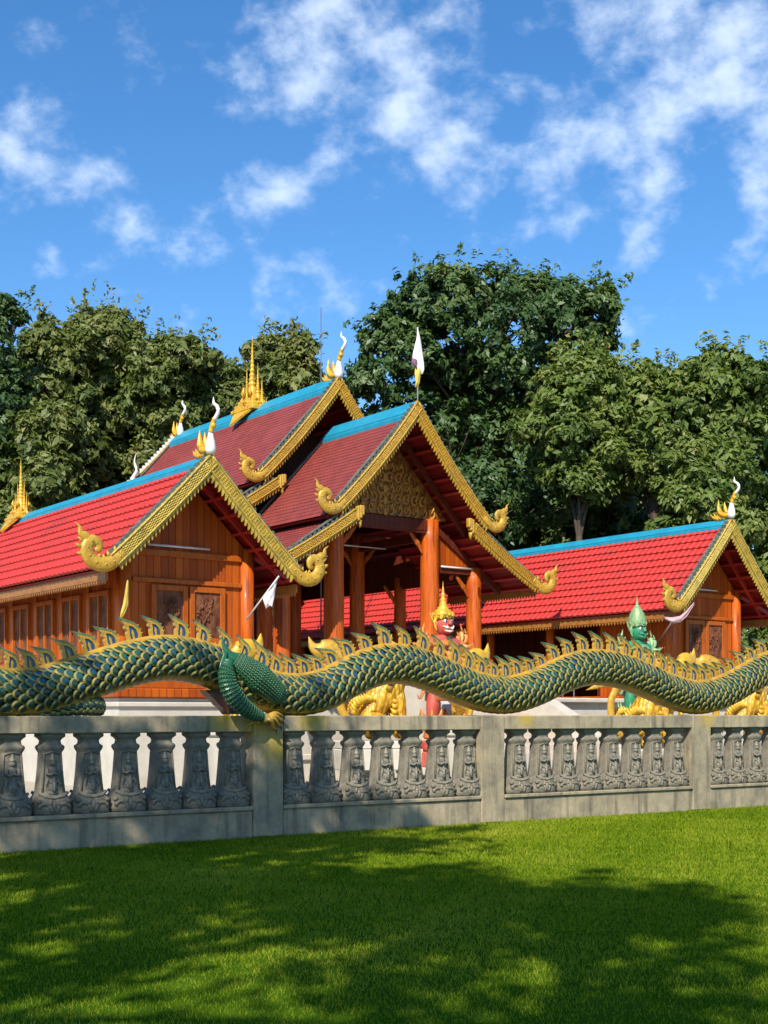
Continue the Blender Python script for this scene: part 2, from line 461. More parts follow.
W = bpy.data.worlds.new('World'); SC.world = W; W.use_nodes = True
nt = W.node_tree; L = nt.links
bg = nt.nodes['Background']
sky = N(nt, 'ShaderNodeTexSky', sky_type='NISHITA')
sky.sun_disc = False; sky.sun_elevation = ELEV
sky.sun_rotation = math.atan2(SUN_H.x, SUN_H.y)
sky.air_density = 1.0; sky.dust_density = .25; sky.ozone_density = 2.5; sky.altitude = 300
tc = N(nt, 'ShaderNodeTexCoord')
nrm = N(nt, 'ShaderNodeVectorMath', operation='NORMALIZE'); L.new(tc.outputs['Generated'], nrm.inputs[0])
hs = N(nt, 'ShaderNodeHueSaturation'); hs.inputs['Saturation'].default_value = 1.29; hs.inputs['Value'].default_value = 1.08
hs.inputs['Hue'].default_value = .502
L.new(sky.outputs[0], hs.inputs['Color'])
# a few banks of thin cloud at fixed directions of the sky, broken up by noise
def pdir(x, y):
    return Vector(((x - 384) / FPX, 1, (HOR - y) / FPX)).normalized()
blobs = [(330, 40, 95, .62), (270, 70, 60, .55), (370, 105, 70, .6), (268, 192, 48, .8), (332, 168, 36, .55), (430, 55, 75, .7), (440, 5, 70, .65),
         (590, 125, 62, .8), (490, 140, 75, .6), (682, 80, 80, .8), (655, 165, 55, .75), (760, 60, 60, .7), (560, 222, 52, .62),
         (640, 238, 48, .6), (765, 245, 45, .75), (192, 243, 46, .72), (128, 210, 44, .66), (30, 155, 62, .58), (50, 258, 24, .62), (5, 120, 50, .5), (85, 185, 40, .5),
         (305, 278, 60, .5), (625, 325, 36, .42), (620, 5, 70, .6), (755, 180, 40, .5), (80, 5, 60, .3), (710, 20, 60, .6), (740, 130, 50, .55), (420, 150, 55, .5),
         (-150, 60, 130, .6), (950, 150, 160, .7), (1100, 300, 120, .6), (-350, 250, 120, .5), (400, -200, 200, .5)]
acc = None
for (bx, by, br, bw) in blobs:
    d = N(nt, 'ShaderNodeVectorMath', operation='DISTANCE'); d.inputs[1].default_value = pdir(bx, by)
    L.new(nrm.outputs[0], d.inputs[0])
    mr = N(nt, 'ShaderNodeMapRange', interpolation_type='SMOOTHSTEP')
    mr.inputs['From Min'].default_value = 0; mr.inputs['From Max'].default_value = br * 1.12 / FPX
    mr.inputs['To Min'].default_value = bw; mr.inputs['To Max'].default_value = 0
    L.new(d.outputs['Value'], mr.inputs['Value'])
    if acc is None: acc = mr.outputs[0]
    else:
        a = N(nt, 'ShaderNodeMath', operation='ADD'); L.new(acc, a.inputs[0]); L.new(mr.outputs[0], a.inputs[1]); acc = a.outputs[0]
clampn = N(nt, 'ShaderNodeMath', operation='MINIMUM'); L.new(acc, clampn.inputs[0]); clampn.inputs[1].default_value = .68
mp = N(nt, 'ShaderNodeMapping'); mp.inputs['Scale'].default_value = (1, 1, 1.35); mp.inputs['Rotation'].default_value = (0, math.radians(28), 0)
L.new(nrm.outputs[0], mp.inputs['Vector'])
n1 = N(nt, 'ShaderNodeTexNoise'); n1.inputs['Scale'].default_value = 26; n1.inputs['Detail'].default_value = 12; n1.inputs['Roughness'].default_value = .56; n1.inputs['Distortion'].default_value = .05
L.new(mp.outputs[0], n1.inputs['Vector'])
s1 = N(nt, 'ShaderNodeMath', operation='MULTIPLY_ADD'); L.new(n1.outputs['Fac'], s1.inputs[0]); s1.inputs[1].default_value = 2.7; s1.inputs[2].default_value = -1.44
s2 = N(nt, 'ShaderNodeMath', operation='ADD'); L.new(s1.outputs[0], s2.inputs[0]); L.new(clampn.outputs[0], s2.inputs[1])
cl = N(nt, 'ShaderNodeMapRange', interpolation_type='SMOOTHSTEP'); cl.inputs['From Min'].default_value = .08; cl.inputs['From Max'].default_value = 1.25; cl.inputs['To Max'].default_value = .64
L.new(s2.outputs[0], cl.inputs['Value'])
cm = N(nt, 'ShaderNodeMix', data_type='RGBA')
L.new(cl.outputs[0], cm.inputs['Factor']); L.new(hs.outputs[0], cm.inputs['A']); cm.inputs['B'].default_value = (6.3, 7.1, 8.1, 1)
L.new(cm.outputs['Result'], bg.inputs['Color'])
bg.inputs['Strength'].default_value = .13
W.cycles.sampling_method = 'MANUAL'; W.cycles.sample_map_resolution = 512

SC.view_settings.view_transform = 'Standard'; SC.view_settings.look = 'None'
SC.view_settings.exposure = .46; SC.view_settings.gamma = 1
SC.cycles.max_bounces = 6; SC.cycles.transparent_max_bounces = 4

# ------------------------------------------------------------------ frames of the place
FO = Vector((-4.03, 13.66, 0)); FROT = math.atan2(7.05, 10.14)          # the fence line
GO = Vector((-3.345, 25.0, 0)); GROT = math.atan2(.6037, .7975)          # the temple axis
GX = Vector((math.cos(GROT), math.sin(GROT), 0)); GY = Vector((-math.sin(GROT), math.cos(GROT), 0))
def G(s, l, z=0): return GO + GX * s + GY * l + Vector((0, 0, z))
FX = Vector((math.cos(FROT), math.sin(FROT), 0)); FY = Vector((-math.sin(FROT), math.cos(FROT), 0))

# ------------------------------------------------------------------ ground
def sheet(name, pts, z, mat):
    mb = MB(); mb.add([(p[0], p[1], z) for p in pts], [tuple(range(len(pts)))])
    return tag(mb.build(name, mat), kind='structure')
M['earth'] = pm('forest_floor', (.055, .05, .028), (.03, .045, .015), scale=.6, rough=.95, bump=.6, bscale=3)
M['lawn'] = pm('lawn_base', (.040, .095, .005), (.060, .12, .008), scale=2.2, rough=1, bump=.7, bscale=60, c3=(.085, .14, .010), s3=.5, spec=0)
M['paving'] = pm('pale_court_paving', (.42, .36, .28), (.35, .30, .23), scale=1.2, rough=.75, bump=.15, bscale=20, c3=(.42, .37, .31), s3=.45)
sheet('ground', [(-700, -500), (700, -500), (700, 900), (-700, 900)], -.03, M['earth'])
def Fp(t, y): return FO + FX * t + FY * y
sheet('lawn', [Fp(-40, -45), Fp(60, -45), Fp(60, 0), Fp(-40, 0)], 0, M['lawn'])
sheet('courtyard', [Fp(-30, .05), Fp(45, .05), Fp(45, 21), Fp(-30, 21)], .004, M['paving'])

# grass: one mesh of short blades over the part of the lawn near the camera
def grass():
    rng = np.random.default_rng(3)
    n = 900000
    t = rng.uniform(-4.5, 18, n); y = rng.uniform(-13, -.06, n)
    X = FO.x + FX.x * t + FY.x * y; Y = FO.y + FX.y * t + FY.y * y
    ok = (Y > 4.8) & (np.abs(X) < Y * .36 + 1.0)
    # thin out with distance
    ok &= rng.uniform(0, 1, n) < np.clip(9.5 / np.maximum(Y, 1), .35, 1)
    X = X[ok]; Y = Y[ok]; n = len(X)
    far = np.clip(Y / 9.0, .75, 1.8)
    h = rng.uniform(.016, .036, n) * np.sqrt(far)
    w = rng.uniform(.0024, .0042, n) * far
    az = rng.uniform(0, 2 * PI, n); tilt = rng.uniform(.1, 1.0, n)
    la = rng.uniform(0, 2 * PI, n)
    big = np.sin(X * 1.3 + 1.1) * np.sin(Y * .9 + .4) * .12 + np.sin(X * 3.1) * np.sin(Y * 2.3) * .08
    pat = np.zeros(n)
    for fx, fy, a in ((.7, .5, .10), (1.9, 1.3, .08), (3.7, 4.1, .06), (7.9, 6.7, .05), (15.0, 13.0, .04)):
        ph = rng.uniform(0, 6.28, 3)
        pat += a * np.sin(X * fx + Y * fy * .6 + ph[0]) * np.sin(Y * fy - X * fx * .4 + ph[1])
    dry = (rng.uniform(0, 1, n) < .035) * .35
    h = h * np.clip(1 + pat * 1.2, .7, 1.35)
    tint = np.clip(rng.normal(.47, .17, n) + big + pat * 1.2 + dry, 0, 1)
    lx = np.cos(la) * np.sin(tilt) * h; ly = np.sin(la) * np.sin(tilt) * h; lz = np.cos(tilt) * h
    V = np.empty((n, 3, 3))
    V[:, 0] = np.stack([X - np.cos(az) * w, Y - np.sin(az) * w, np.zeros(n)], 1)
    V[:, 1] = np.stack([X + np.cos(az) * w, Y + np.sin(az) * w, np.zeros(n)], 1)
    V[:, 2] = np.stack([X + lx, Y + ly, lz], 1)
    me = bpy.data.meshes.new('grass')
    me.vertices.add(n * 3); me.vertices.foreach_set('co', V.ravel())
    me.loops.add(n * 3); me.loops.foreach_set('vertex_index', np.arange(n * 3))
    me.polygons.add(n); me.polygons.foreach_set('loop_start', np.arange(n) * 3)
    me.update(calc_edges=True)
    a = me.attributes.new('tint', 'FLOAT', 'POINT'); a.data.foreach_set('value', np.repeat(tint, 3))
    me.materials.append(attr_mat('grass_blade', (.095, .165, .006), (.215, .285, .014), (.38, .38, .045), rough=.8, translucent=.35, spec=.03))
    o = bpy.data.objects.new('grass', me); COL.objects.link(o)
    tag(o, 'short mown green lawn grass in front of the concrete fence', 'grass', kind='stuff')
grass()

# ------------------------------------------------------------------ fence
fence = thing('balustrade_fence', 'weathered grey concrete balustrade with carved figure balusters, edging the lawn', 'fence', FO, FROT)
POSTS = [-7.2, -3.5, 3.14, 6.56, 10.63, 14.6, 18.2]
# post
for px in POSTS:
    mb = MB(); mb.box((px, 0, .72), (.40, .34, 1.434), bev=.015)
    mb.build('post', M['concrete'], fence)
def make_baluster():
    mb = MB()
    prof = [(.195, 0), (.205, .02), (.208, .075), (.19, .11), (.200, .145), (.188, .185), (.165, .215), (.150, .25), (.140, .34), (.128, .48), (.120, .60), (.116, .66),
            (.120, .672), (.138, .70), (.144, .722), (.138, .738), (.112, .755), (.104, .79), (.118, .812), (.150, .835), (.150, .866)]
    mb.lathe(prof, n=24, sq=5.5, sy=.72, smooth=True)
    # raised frame round the panel, front and back
    for sgn in (-1, 1):
        for side in (-1, 1):
            mb.sweep([(side * .118, sgn * .104, .25), (side * .104, sgn * .092, .45), (side * .092, sgn * .084, .65)], .012, n=6)
        mb.sweep([(-.092, sgn * .084, .65), (0, sgn * .086, .675), (.092, sgn * .084, .65)], .012, n=6)
        # lotus scrolls of the base
        for sd in (-1, 1):
            c0 = sd * .095
            pts = [(c0 + sd * math.cos(a_ * .55) * .075 * (1 - a_ * .065), sgn * .138, .075 + math.sin(a_ * .55) * .055 * (1 - a_ * .065)) for a_ in range(13)]
            mb.sweep(pts, np.linspace(.024, .010, 13), 0, n=6)
            mb.sweep(spline([(sd * .02, sgn * .14, .03), (sd * .05, sgn * .148, .10), (sd * .03, sgn * .142, .165)], 4), np.linspace(.03, .012, 9), 0, n=6)
            mb.ball((sd * .165, sgn * .128, .15), (.03, .03, .028), n=8, m=5)
        mb.ball((0, sgn * .14, .08), (.03, .03, .055), n=8, m=6)
        mb.sweep([(-.16, sgn * .11, .24), (-.1, sgn * .128, .195), (0, sgn * .135, .18), (.1, sgn * .128, .195), (.16, sgn * .11, .24)], .018, n=6)
    mb.v = [(x, y, z + .372) for x, y, z in mb.v]
    fg = MB()
    for sgn in (-1,):
        y0 = sgn * .10
        fg.ball((0, y0 - .0, .235), (.075, .035, .03), n=10, m=6)
        fg.lathe([(.062, .24), (.056, .30), (.046, .37), (.036, .415), (.045, .46), (.056, .49), (.03, .515), (.018, .53)], c=(0, y0 + .015, 0), n=12, sy=.75)
        fg.ball((0, y0 + .008, .553), (.034, .034, .036), n=10, m=7)
        fg.lathe([(.036, .575), (.03, .595), (.022, .61), (.014, .635), (.004, .665)], c=(0, y0 + .012, 0), n=10)
        for side in (-1, 1):
            fg.sweep([(side * .056, y0 + .01, .495), (side * .066, y0 - .012, .435), (side * .035, y0 - .036, .43), (0, y0 - .04, .455)], [.018, .017, .015, .012], n=7)
            fg.sweep([(side * .05, y0 + .01, .40), (side * .075, y0 - .002, .33), (side * .07, y0, .265)], [.012, .014, .008], n=6)
        fg.sweep([(-.05, y0 - .012, .36), (0, y0 - .03, .335), (.05, y0 - .012, .36)], .01, n=6)
        fg.sweep([(0, y0 - .03, .40), (0, y0 - .038, .32), (0, y0 - .04, .25)], [.012, .016, .02], n=6)
    fg.v = [(x, y, z + .372) for x, y, z in fg.v]
    return mb, fg
bmb, fmb = make_baluster()
proto = bmb.build('baluster', M['baluster'], fence)
fig = fmb.build('carved_figure', M['relief'], proto)
spots = []
for k in range(14): spots.append(2.765 - .435 * k)
for k in range(7): spots.append(3.60 + .443 * k)
for k in range(8): spots.append(7.14 + .443 * k)
for k in range(8): spots.append(11.14 + .443 * k)
for k in range(7): spots.append(15.1 + .443 * k)
for i, s in enumerate(spots):
    o = proto if i == 0 else copy_tree(proto, fence)
    o.location = (s - .055, 0, 0)
    o.rotation_euler.z = random.uniform(-.03, .03)
ends = POSTS
for a, b in zip(ends[:-1], ends[1:]):
    a2, b2 = a + .203, b - .203
    mb = MB(); mb.box(((a2 + b2) / 2, 0, 1.335), (b2 - a2, .30, .19), bev=.012)
    mb.build('top_rail', M['concrete'], fence)
    mb = MB(); mb.box(((a2 + b2) / 2, 0, .14), (b2 - a2, .30, .36), bev=.012)
    mb.box(((a2 + b2) / 2, 0, .3475), (b2 - a2, .36, .049), bev=.010)
    mb.build('bottom_rail', M['concrete'], fence)

# ------------------------------------------------------------------ naga on the rail
def t_of(x):
    k = (x - 384) / FPX
    return (k * 13.66 + 4.03) / (.8210 - .5708 * k)
edge = [(0, 675, 710.5), (20, 675, 711.5), (39, 673, 711), (78, 660, 701), (110, 648, 693), (135, 643, 684), (169, 638, 679), (203, 643, 686), (222, 649, 694), (245, 660, 705),
        (265, 670, 712), (286, 677, 714), (309, 676, 713), (330, 670, 706), (356, 657, 692), (382, 647, 684), (406, 647.5, 683.5), (432, 654, 693), (458, 666, 704), (484, 675.5, 712),
        (510, 677.5, 713.5), (536, 671, 705), (562, 659, 692), (587, 652, 684.5), (614, 653, 687), (641, 661, 697), (668, 673, 709), (695, 682, 714.5), (722, 675, 710), (749, 660, 695), (768, 651, 685)]
cl_pts = []
for x, a, b in edge:
    t = t_of(x); dep = 13.66 + .5708 * t
    cl_pts.append((t, EYE + (HOR - (a + b) / 2) / FPX * dep))
t0 = cl_pts[0][0]; t1 = cl_pts[-1][0]
pre = [(-6.9, 1.66), (-5.9, 1.8), (-5.0, 2.12), (-4.2, 1.95), (-3.5, 1.70), (-2.7, 1.75), (-1.6, 2.15), (-.8, 1.85)]
post_ = [(t1 + .55, 2.22), (t1 + 1.2, 2.1), (t1 + 2.2, 1.72), (t1 + 3.2, 1.75), (t1 + 4.2, 2.15), (t1 + 5.2, 1.9)]
ctrl = pre + cl_pts + post_
ctrl = [(t, max(z, 1.665)) for t, z in ctrl]
cen = spline(ctrl, 10)
cen = np.array(cen)
for _ in range(6):      # settle the curve
    cen[1:-1] = .25 * cen[:-2] + .5 * cen[1:-1] + .25 * cen[2:]
seg = np.r_[0, np.cumsum(np.hypot(*np.diff(cen, axis=0).T))]
LEN = seg[-1]
def along(s):
    t = np.interp(s, seg, cen[:, 0]); z = np.interp(s, seg, cen[:, 1])
    e = .03
    t2, z2 = np.interp(s + e, seg, cen[:, 0]), np.interp(s + e, seg, cen[:, 1])
    t1_, z1 = np.interp(s - e, seg, cen[:, 0]), np.interp(s - e, seg, cen[:, 1])
    T = Vector((t2 - t1_, 0, z2 - z1)).normalized()
    return Vector((t, 0, z)), T, Vector((-T.z, 0, T.x))
BR = .222
naga = thing('naga_statue', 'long undulating green and gold naga serpent lying along the fence rail', 'serpent statue', FO, FROT)
def naga_body():
    mb = MB()
    S = np.arange(.05, LEN - .05, .06)
    ring = 22
    verts = []; faces = []
    for s in S:
        c, T, Nn = along(s)
        for k in range(ring):
            a = 2 * PI * k / ring
            verts.append(c + Nn * (math.cos(a) * (BR - .015)) + Vector((0, -1, 0)) * (math.sin(a) * (BR - .015)))
    for i in range(len(S) - 1):
        for k in range(ring):
            faces.append((i * ring + k, i * ring + (k + 1) % ring, (i + 1) * ring + (k + 1) % ring, (i + 1) * ring + k))
    faces.append(tuple(range(ring))[::-1]); faces.append(tuple(range((len(S) - 1) * ring, len(S) * ring)))
    mb.add(verts, faces, 0, True)
    rows = 12
    ow = 2 * PI / rows
    rng = random.Random(5)
    step = .080
    i = 0
    s = .12
    outline = []
    for k in range(9):
        a = PI * (k / 8.0) - PI / 2        # rounded tip toward the tail
        outline.append((math.cos(a), math.sin(a)))
    while s < LEN - .1:
        c, T, Nn = along(s)
        off = (i % 2) * .5
        for j in range(rows):
            th = (j + off) * ow
            th = (th + PI) % (2 * PI) - PI
            if abs(th) < .25 or abs(th) > 2.50: continue
            e = Nn * math.cos(th) + Vector((0, -1, 0)) * math.sin(th)
            cdir = Nn * -math.sin(th) + Vector((0, -1, 0)) * math.cos(th)
            hw = .063 * rng.uniform(.90, 1.10); ln = .098 * rng.uniform(.90, 1.10)
            base = c + e * (BR - .012)
            tilt = rng.uniform(.036, .048)
            top = abs(th) < 1.35
            core_m = 1 if (top and rng.random() < .85) or rng.random() < .2 else 2
            vs = []
            # rim ring, inner ring, crown
            def pt(a, b, up):
                return base - T * a + cdir * b + e * up
            rim = [(-.03, -.9 * hw)] + [(.02 + o[0] * ln, o[1] * hw) for o in outline] + [(-.03, .9 * hw)]
            for (a, b) in rim:
                f = max(a, 0) / ln
                vs.append(pt(a, b, f * tilt - .004 - .010 * (b / hw) ** 2))
            for (a, b) in rim:
                a2 = (a - .008) * .84; b2 = b * .80
                f = max(a2, 0) / ln
                vs.append(pt(a2, b2, f * tilt + .010))
            vs.append(pt(.025, 0, .034))
            n = len(rim)
            fs_rim = [(q, q + 1, n + q + 1, n + q) for q in range(n - 1)]
            fs_core = [(n + q, n + q + 1, 2 * n) for q in range(n - 1)]
            # skirts: close the tip underneath so the scale has a lip
            flip = True
            if flip:
                fs_rim = [f[::-1] for f in fs_rim]; fs_core = [f[::-1] for f in fs_core]
            mb.add(vs, fs_rim, 3, False)
            o0 = len(mb.v) - len(vs)
            for f in fs_core:
                mb.f.append(tuple(q + o0 for q in f)); mb.mi.append(core_m); mb.sm.append(True)
        s += step; i += 1
    return mb.build('body', [M['naga_core'], M['scale_teal'], M['scale_green'], M['scale_rim']], naga)
nb = naga_body()
# ridge trim and belly plates
def strip(th0, th1, r0, r1, name, mat, rib=0.0, step=.05):
    mb = MB(); S = np.arange(.05, LEN - .05, step); n = 8; verts = []; faces = []
    for q, s in enumerate(S):
        c, T, Nn = along(s)
        rr = r1 + (rib if q % 2 else 0)
        for k in range(n + 1):
            th = th0 + (th1 - th0) * k / n
            e = Nn * math.cos(th) + Vector((0, -1, 0)) * math.sin(th)
            verts.append(c + e * (rr if 0 < k < n else r0))
    m = n + 1
    for i in range(len(S) - 1):
        for k in range(n):
            faces.append((i * m + k, i * m + k + 1, (i + 1) * m + k + 1, (i + 1) * m + k))
    mb.add(verts, faces, 0, not rib)
    return mb.build(name, mat, naga)
strip(-.30, .30, BR - .01, BR + .030, 'ridge_trim', M['naga_gold'])
strip(-.14, .14, BR + .026, BR + .052, 'ridge_crest', M['fin_gold'])
strip(PI - .74, PI + .74, BR - .012, BR + .022, 'belly_plates', M['naga_gold'], rib=.006)
# dorsal fins
def make_fin():
    mb = MB()
    fr = lambda u, v, w: Vector((-u, w, v))
    gold = [(-.095, -.03), (-.112, .05), (-.10, .12), (-.06, .175), (.0, .205), (.06, .215), (.10, .21), (.06, .185), (.055, .17), (.075, .12), (.06, .09), (.07, .05), (.055, -.03)]
    outer = [(-.110, -.03), (-.125, .06), (-.105, .135), (-.055, .195), (.02, .235), (.13, .285)]
    inner = [(-.072, -.03), (-.082, .06), (-.066, .115), (-.030, .155), (.022, .178), (.07, .215)]
    mb.prism(outer + inner[::-1], fr, .055, 0)
    mb.prism([(.13, .285), (.098, .235), (.068, .19), (.078, .155), (.05, .125), (.066, .085), (.06, -.03), (.022, -.03), (.030, .06), (.022, .12), (.022, .178), (.07, .215)], fr, .055, 0)
    mb.prism([(-.072, -.03), (-.082, .06), (-.066, .115), (-.030, .155), (.022, .178), (.022, .12), (.030, .06), (.022, -.03)], fr, .026, 1)
    mb.prism([(-.028, .0), (-.034, .09), (-.016, .125), (-.004, .09), (-.006, .0)], fr, .04, 0)
    mb.prism([(-.112, .13), (-.06, .200), (.02, .242), (.10, .278), (.150, .305), (.11, .258), (.025, .220), (-.05, .180), (-.09, .125)], fr, .064, 2)
    for (u0, v0) in ((-.125, .055), (-.118, .10), (-.095, .15)):
        mb.prism([(u0 + .012, v0 - .022), (u0 - .03, v0 + .018), (u0 + .018, v0 + .018)], fr, .04, 0)
    return mb
fm = make_fin()
fin0 = fm.build('dorsal_fin', [M['fin_gold'], M['fin_blue'], M['fin_green']], naga)
sf = .2; i = 0
while sf < LEN - .2 and i < 98:
    c, T, Nn = along(sf)
    if -4.5 < c.x < 16.2:
        f = fin0 if i == 0 else fin0.copy()
        if i: COL.objects.link(f)
        up = (Nn * .75 + Vector((0, 0, 1)) * .25).normalized()
        f.location = c + Nn * (BR + .035)
        f.rotation_euler = (0, math.atan2(up.x, up.z) - math.radians(4), random.uniform(-.06, .06))
        k = random.uniform(.90, 1.08) * .88
        f.scale = (k, 1, k * random.uniform(.95, 1.08))
        i += 1
    sf += .252

# foreleg gripping the rail
def P_f(x, y, yl=-.1):
    """a point on the fence face seen at that place of the photograph, yl metres off the fence line"""
    k = (x - 384) / FPX
    ox, oy = FO.x + FY.x * yl, FO.y + FY.y * yl
    t = (k * oy - ox) / (FX.x - k * FX.y)
    dep = oy + FX.y * t
    return Vector((t, yl, EYE + (HOR - y) / FPX * dep))
arm = MB()
sh = spline([tuple(P_f(228, 655, -.20)), tuple(P_f(240, 664, -.235)), tuple(P_f(255, 675, -.245)), tuple(P_f(267, 685, -.235)), tuple(P_f(277, 694, -.21)), tuple(P_f(286, 700, -.17))], 5)
ra = np.interp(np.linspace(0, 1, len(sh)), [0, .15, .45, .8, 1], [.05, .12, .18, .14, .04])
arm.sweep(sh, ra, 0, n=18, ref=(0, 1, 0), flat=.55)
# rows of raised scales over the shoulder
for q in range(3, len(sh) - 2):
    a = Vector(sh[q]); d = (Vector(sh[q + 1]) - Vector(sh[q - 1])).normalized()
    sdir = d.cross(Vector((0, 1, 0))).normalized()
    for w in np.linspace(-.85, .85, 9):
        for half in (0, .5):
            p = a + d * (half * .045) + sdir * (w + half * .106) * ra[q] * .92
            dep = math.sqrt(max(0, 1 - min(1, (w + half * .106) ** 2))) * ra[q] * .55
            p = p + Vector((0, -1, 0)) * dep
            arm.ball(p, (.017, .014, .021), 1, n=6, m=4)
fo = spline([tuple(P_f(229, 660, -.30)), tuple(P_f(226, 674, -.34)), tuple(P_f(230, 690, -.37)), tuple(P_f(240, 704, -.37)), tuple(P_f(252, 713, -.34)), tuple(P_f(262, 717, -.29))], 9)
rf = np.interp(np.linspace(0, 1, len(fo)), [0, .2, .5, .8, 1], [.05, .092, .098, .075, .05])
rf = [r * (1.0 + (.17 if i % 2 else 0)) for i, r in enumerate(rf)]
arm.sweep(fo, rf, 0, n=16, smooth=False, ref=(0, 1, 0), flat=.8)
for q in range(4, len(fo) - 2):
    a = Vector(fo[q]); dd = (Vector(fo[q + 1]) - Vector(fo[q - 1])).normalized(); sd_ = dd.cross(Vector((0, 1, 0))).normalized()
    for w in range(-4, 5):
        th = w * .30 + (.15 if q % 2 else 0)
        arm.ball(a + sd_ * math.sin(th) * rf[q] + Vector((0, -1, 0)) * math.cos(th) * rf[q] * .8, (.013, .010, .014), 1, n=6, m=4)
arm_o = arm.build('foreleg', [M['arm_green'], M['arm_light']], naga)
fin = MB()
sp = spline([tuple(P_f(222, 636, -.22)), tuple(P_f(224, 645, -.23)), tuple(P_f(229, 654, -.25)), tuple(P_f(236, 660, -.26)), tuple(P_f(252, 668, -.25))], 6)
fin.sweep(sp, np.interp(np.linspace(0, 1, len(sp)), [0, .35, .7, 1], [.006, .035, .06, .02]), 0, n=10, ref=(0, 1, 0), flat=.5)
sp = spline([tuple(P_f(226, 652, -.27)), tuple(P_f(221, 670, -.31)), tuple(P_f(224, 690, -.34)), tuple(P_f(234, 706, -.36)), tuple(P_f(248, 717, -.34)), tuple(P_f(258, 721, -.30))], 6)
fin.sweep(sp, np.interp(np.linspace(0, 1, len(sp)), [0, .5, 1], [.03, .035, .012]), 0, n=8, ref=(0, 1, 0), flat=.5)
fin.build('elbow_fin', M['arm_green'], arm_o)
hand = MB()
hand.ball(P_f(265, 719, -.27), (.10, .06, .065), 0, n=12, m=8)
for k, (dx, dy, yl) in enumerate(((17, -3, -.20), (16, 2, -.22), (14, 7, -.24), (9, 10, -.26))):
    a = P_f(265, 718 + k, -.27); b = P_f(265 + dx * .6, 716 + dy * .5 - 1, yl - .08); c_ = P_f(265 + dx, 719 + dy, yl - .03)
    hand.sweep(spline([tuple(a), tuple(b), tuple(c_)], 5), np.linspace(.034, .022, 11), 0, n=8)
    d = P_f(265 + dx + 2, 724 + dy, yl - .0)
    hand.sweep(spline([tuple(c_), tuple(c_ + Vector((.02, -.015, -.01))), tuple(d)], 4), [.020, .019, .018, .016, .013, .010, .006, .004, .002], 1, n=7)
a = P_f(258, 719, -.27)
hand.sweep(spline([tuple(a), tuple(P_f(250, 724, -.28)), tuple(P_f(245, 729, -.24))], 5), np.linspace(.028, .008, 11), 0, n=8)
hand.build('clawed_hand', [M['naga_gold'], M['claw']], arm_o)
# support wedge under the shoulder and folded hind leg at the left
wb = MB()
wp = [P_f(203, 690, 0), P_f(238, 690, 0), P_f(245, 714.2, 0), P_f(226, 714.2, 0), P_f(221, 708, 0), P_f(217, 705, 0), P_f(213, 700, 0), P_f(209, 697, 0)]
wb.prism([(p.x, max(p.z, 1.44)) for p in wp], lambda u, v, w: Vector((u, w + .02, v)), .16, 0)
wb.build('support', M['claw'], naga)
lg = MB()
pth = spline([tuple(P_f(8, 714, -.02)), tuple(P_f(40, 711, -.03)), tuple(P_f(70, 706.5, -.03)), tuple(P_f(90, 705, -.02)), tuple(P_f(102, 707, -.0))], 6)
rl = np.interp(np.linspace(0, 1, len(pth)), [0, .3, .75, .95, 1], [.03, .07, .105, .085, .04])
lg.sweep(pth, rl, 0, n=14, ref=(0, 1, 0))
for q in range(2, len(pth)):
    a = Vector(pth[q]); r = rl[q]
    for w in range(-3, 4):
        th = w * .42 + (.21 if q % 2 else 0)
        e = Vector((0, -math.cos(th), math.sin(th)))
        lg.ball(a + e * r, (.036, .02, .030), 1 if (q + w) % 2 else 2, n=7, m=5)
lg.build('hind_leg', [M['scale_green'], M['scale_rim'], M['scale_green']], naga)

# ------------------------------------------------------------------ temple parts
def tile_slope(mb, a, b, y0, y1, course, pitch, amp, lift, mi=0, ns=6):
    """Courses of tiles on one roof slope from a (upper, (x, z)) to b (lower), each with a lapped lower edge."""
    a = Vector((a[0], 0, a[1])); b = Vector((b[0], 0, b[1]))
    d = b - a; ln = d.length; d.normalize()
    nrm = Vector((-d.z, 0, d.x))
    if nrm.z < 0: nrm = -nrm
    nc = max(2, round(ln / course)); cs = ln / nc
    nw = max(2, round((y1 - y0) / pitch)); ps = (y1 - y0) / nw
    ys = [y0 + ps * k / ns for k in range(nw * ns + 1)]
    wv = []
    for k in range(nw * ns + 1):
        f = (k % ns) / ns
        wv.append(amp * (math.cos(2 * PI * f) * .5 + .5) + amp * .5 * (max(0, .2 - f) * 2 if f < .2 else 0))
    flip = d.x > 0
    rnd = random.Random(int(abs(a.z * 100)) + int(y1 * 10))
    for c in range(nc):
        u0 = c * cs - (.0 if c == 0 else .03); u1 = (c + 1) * cs
        jl = lift * rnd.uniform(.9, 1.12)
        rows = ((u0, 0.004), (u1 - .012, jl), (u1, jl * .92), (u1 - .004, 0.0))
        verts = []; faces = []
        m = len(ys)
        for ri, (u, l) in enumerate(rows):
            base = a + d * u
            for k in range(m):
                jit = 0
                p = base + nrm * (l + wv[k] * (1 if ri < 3 else .55))
                if ri in (1, 2): p = p + d * (.014 * wv[k] / max(amp, 1e-5))
                verts.append((p.x, ys[k], p.z))
        for r in range(3):
            for k in range(m - 1):
                q = (r * m + k, r * m + k + 1, (r + 1) * m + k + 1, (r + 1) * m + k)
                faces.append(q if not flip else q[::-1])
        mb.add(verts, faces, mi, ns > 4)

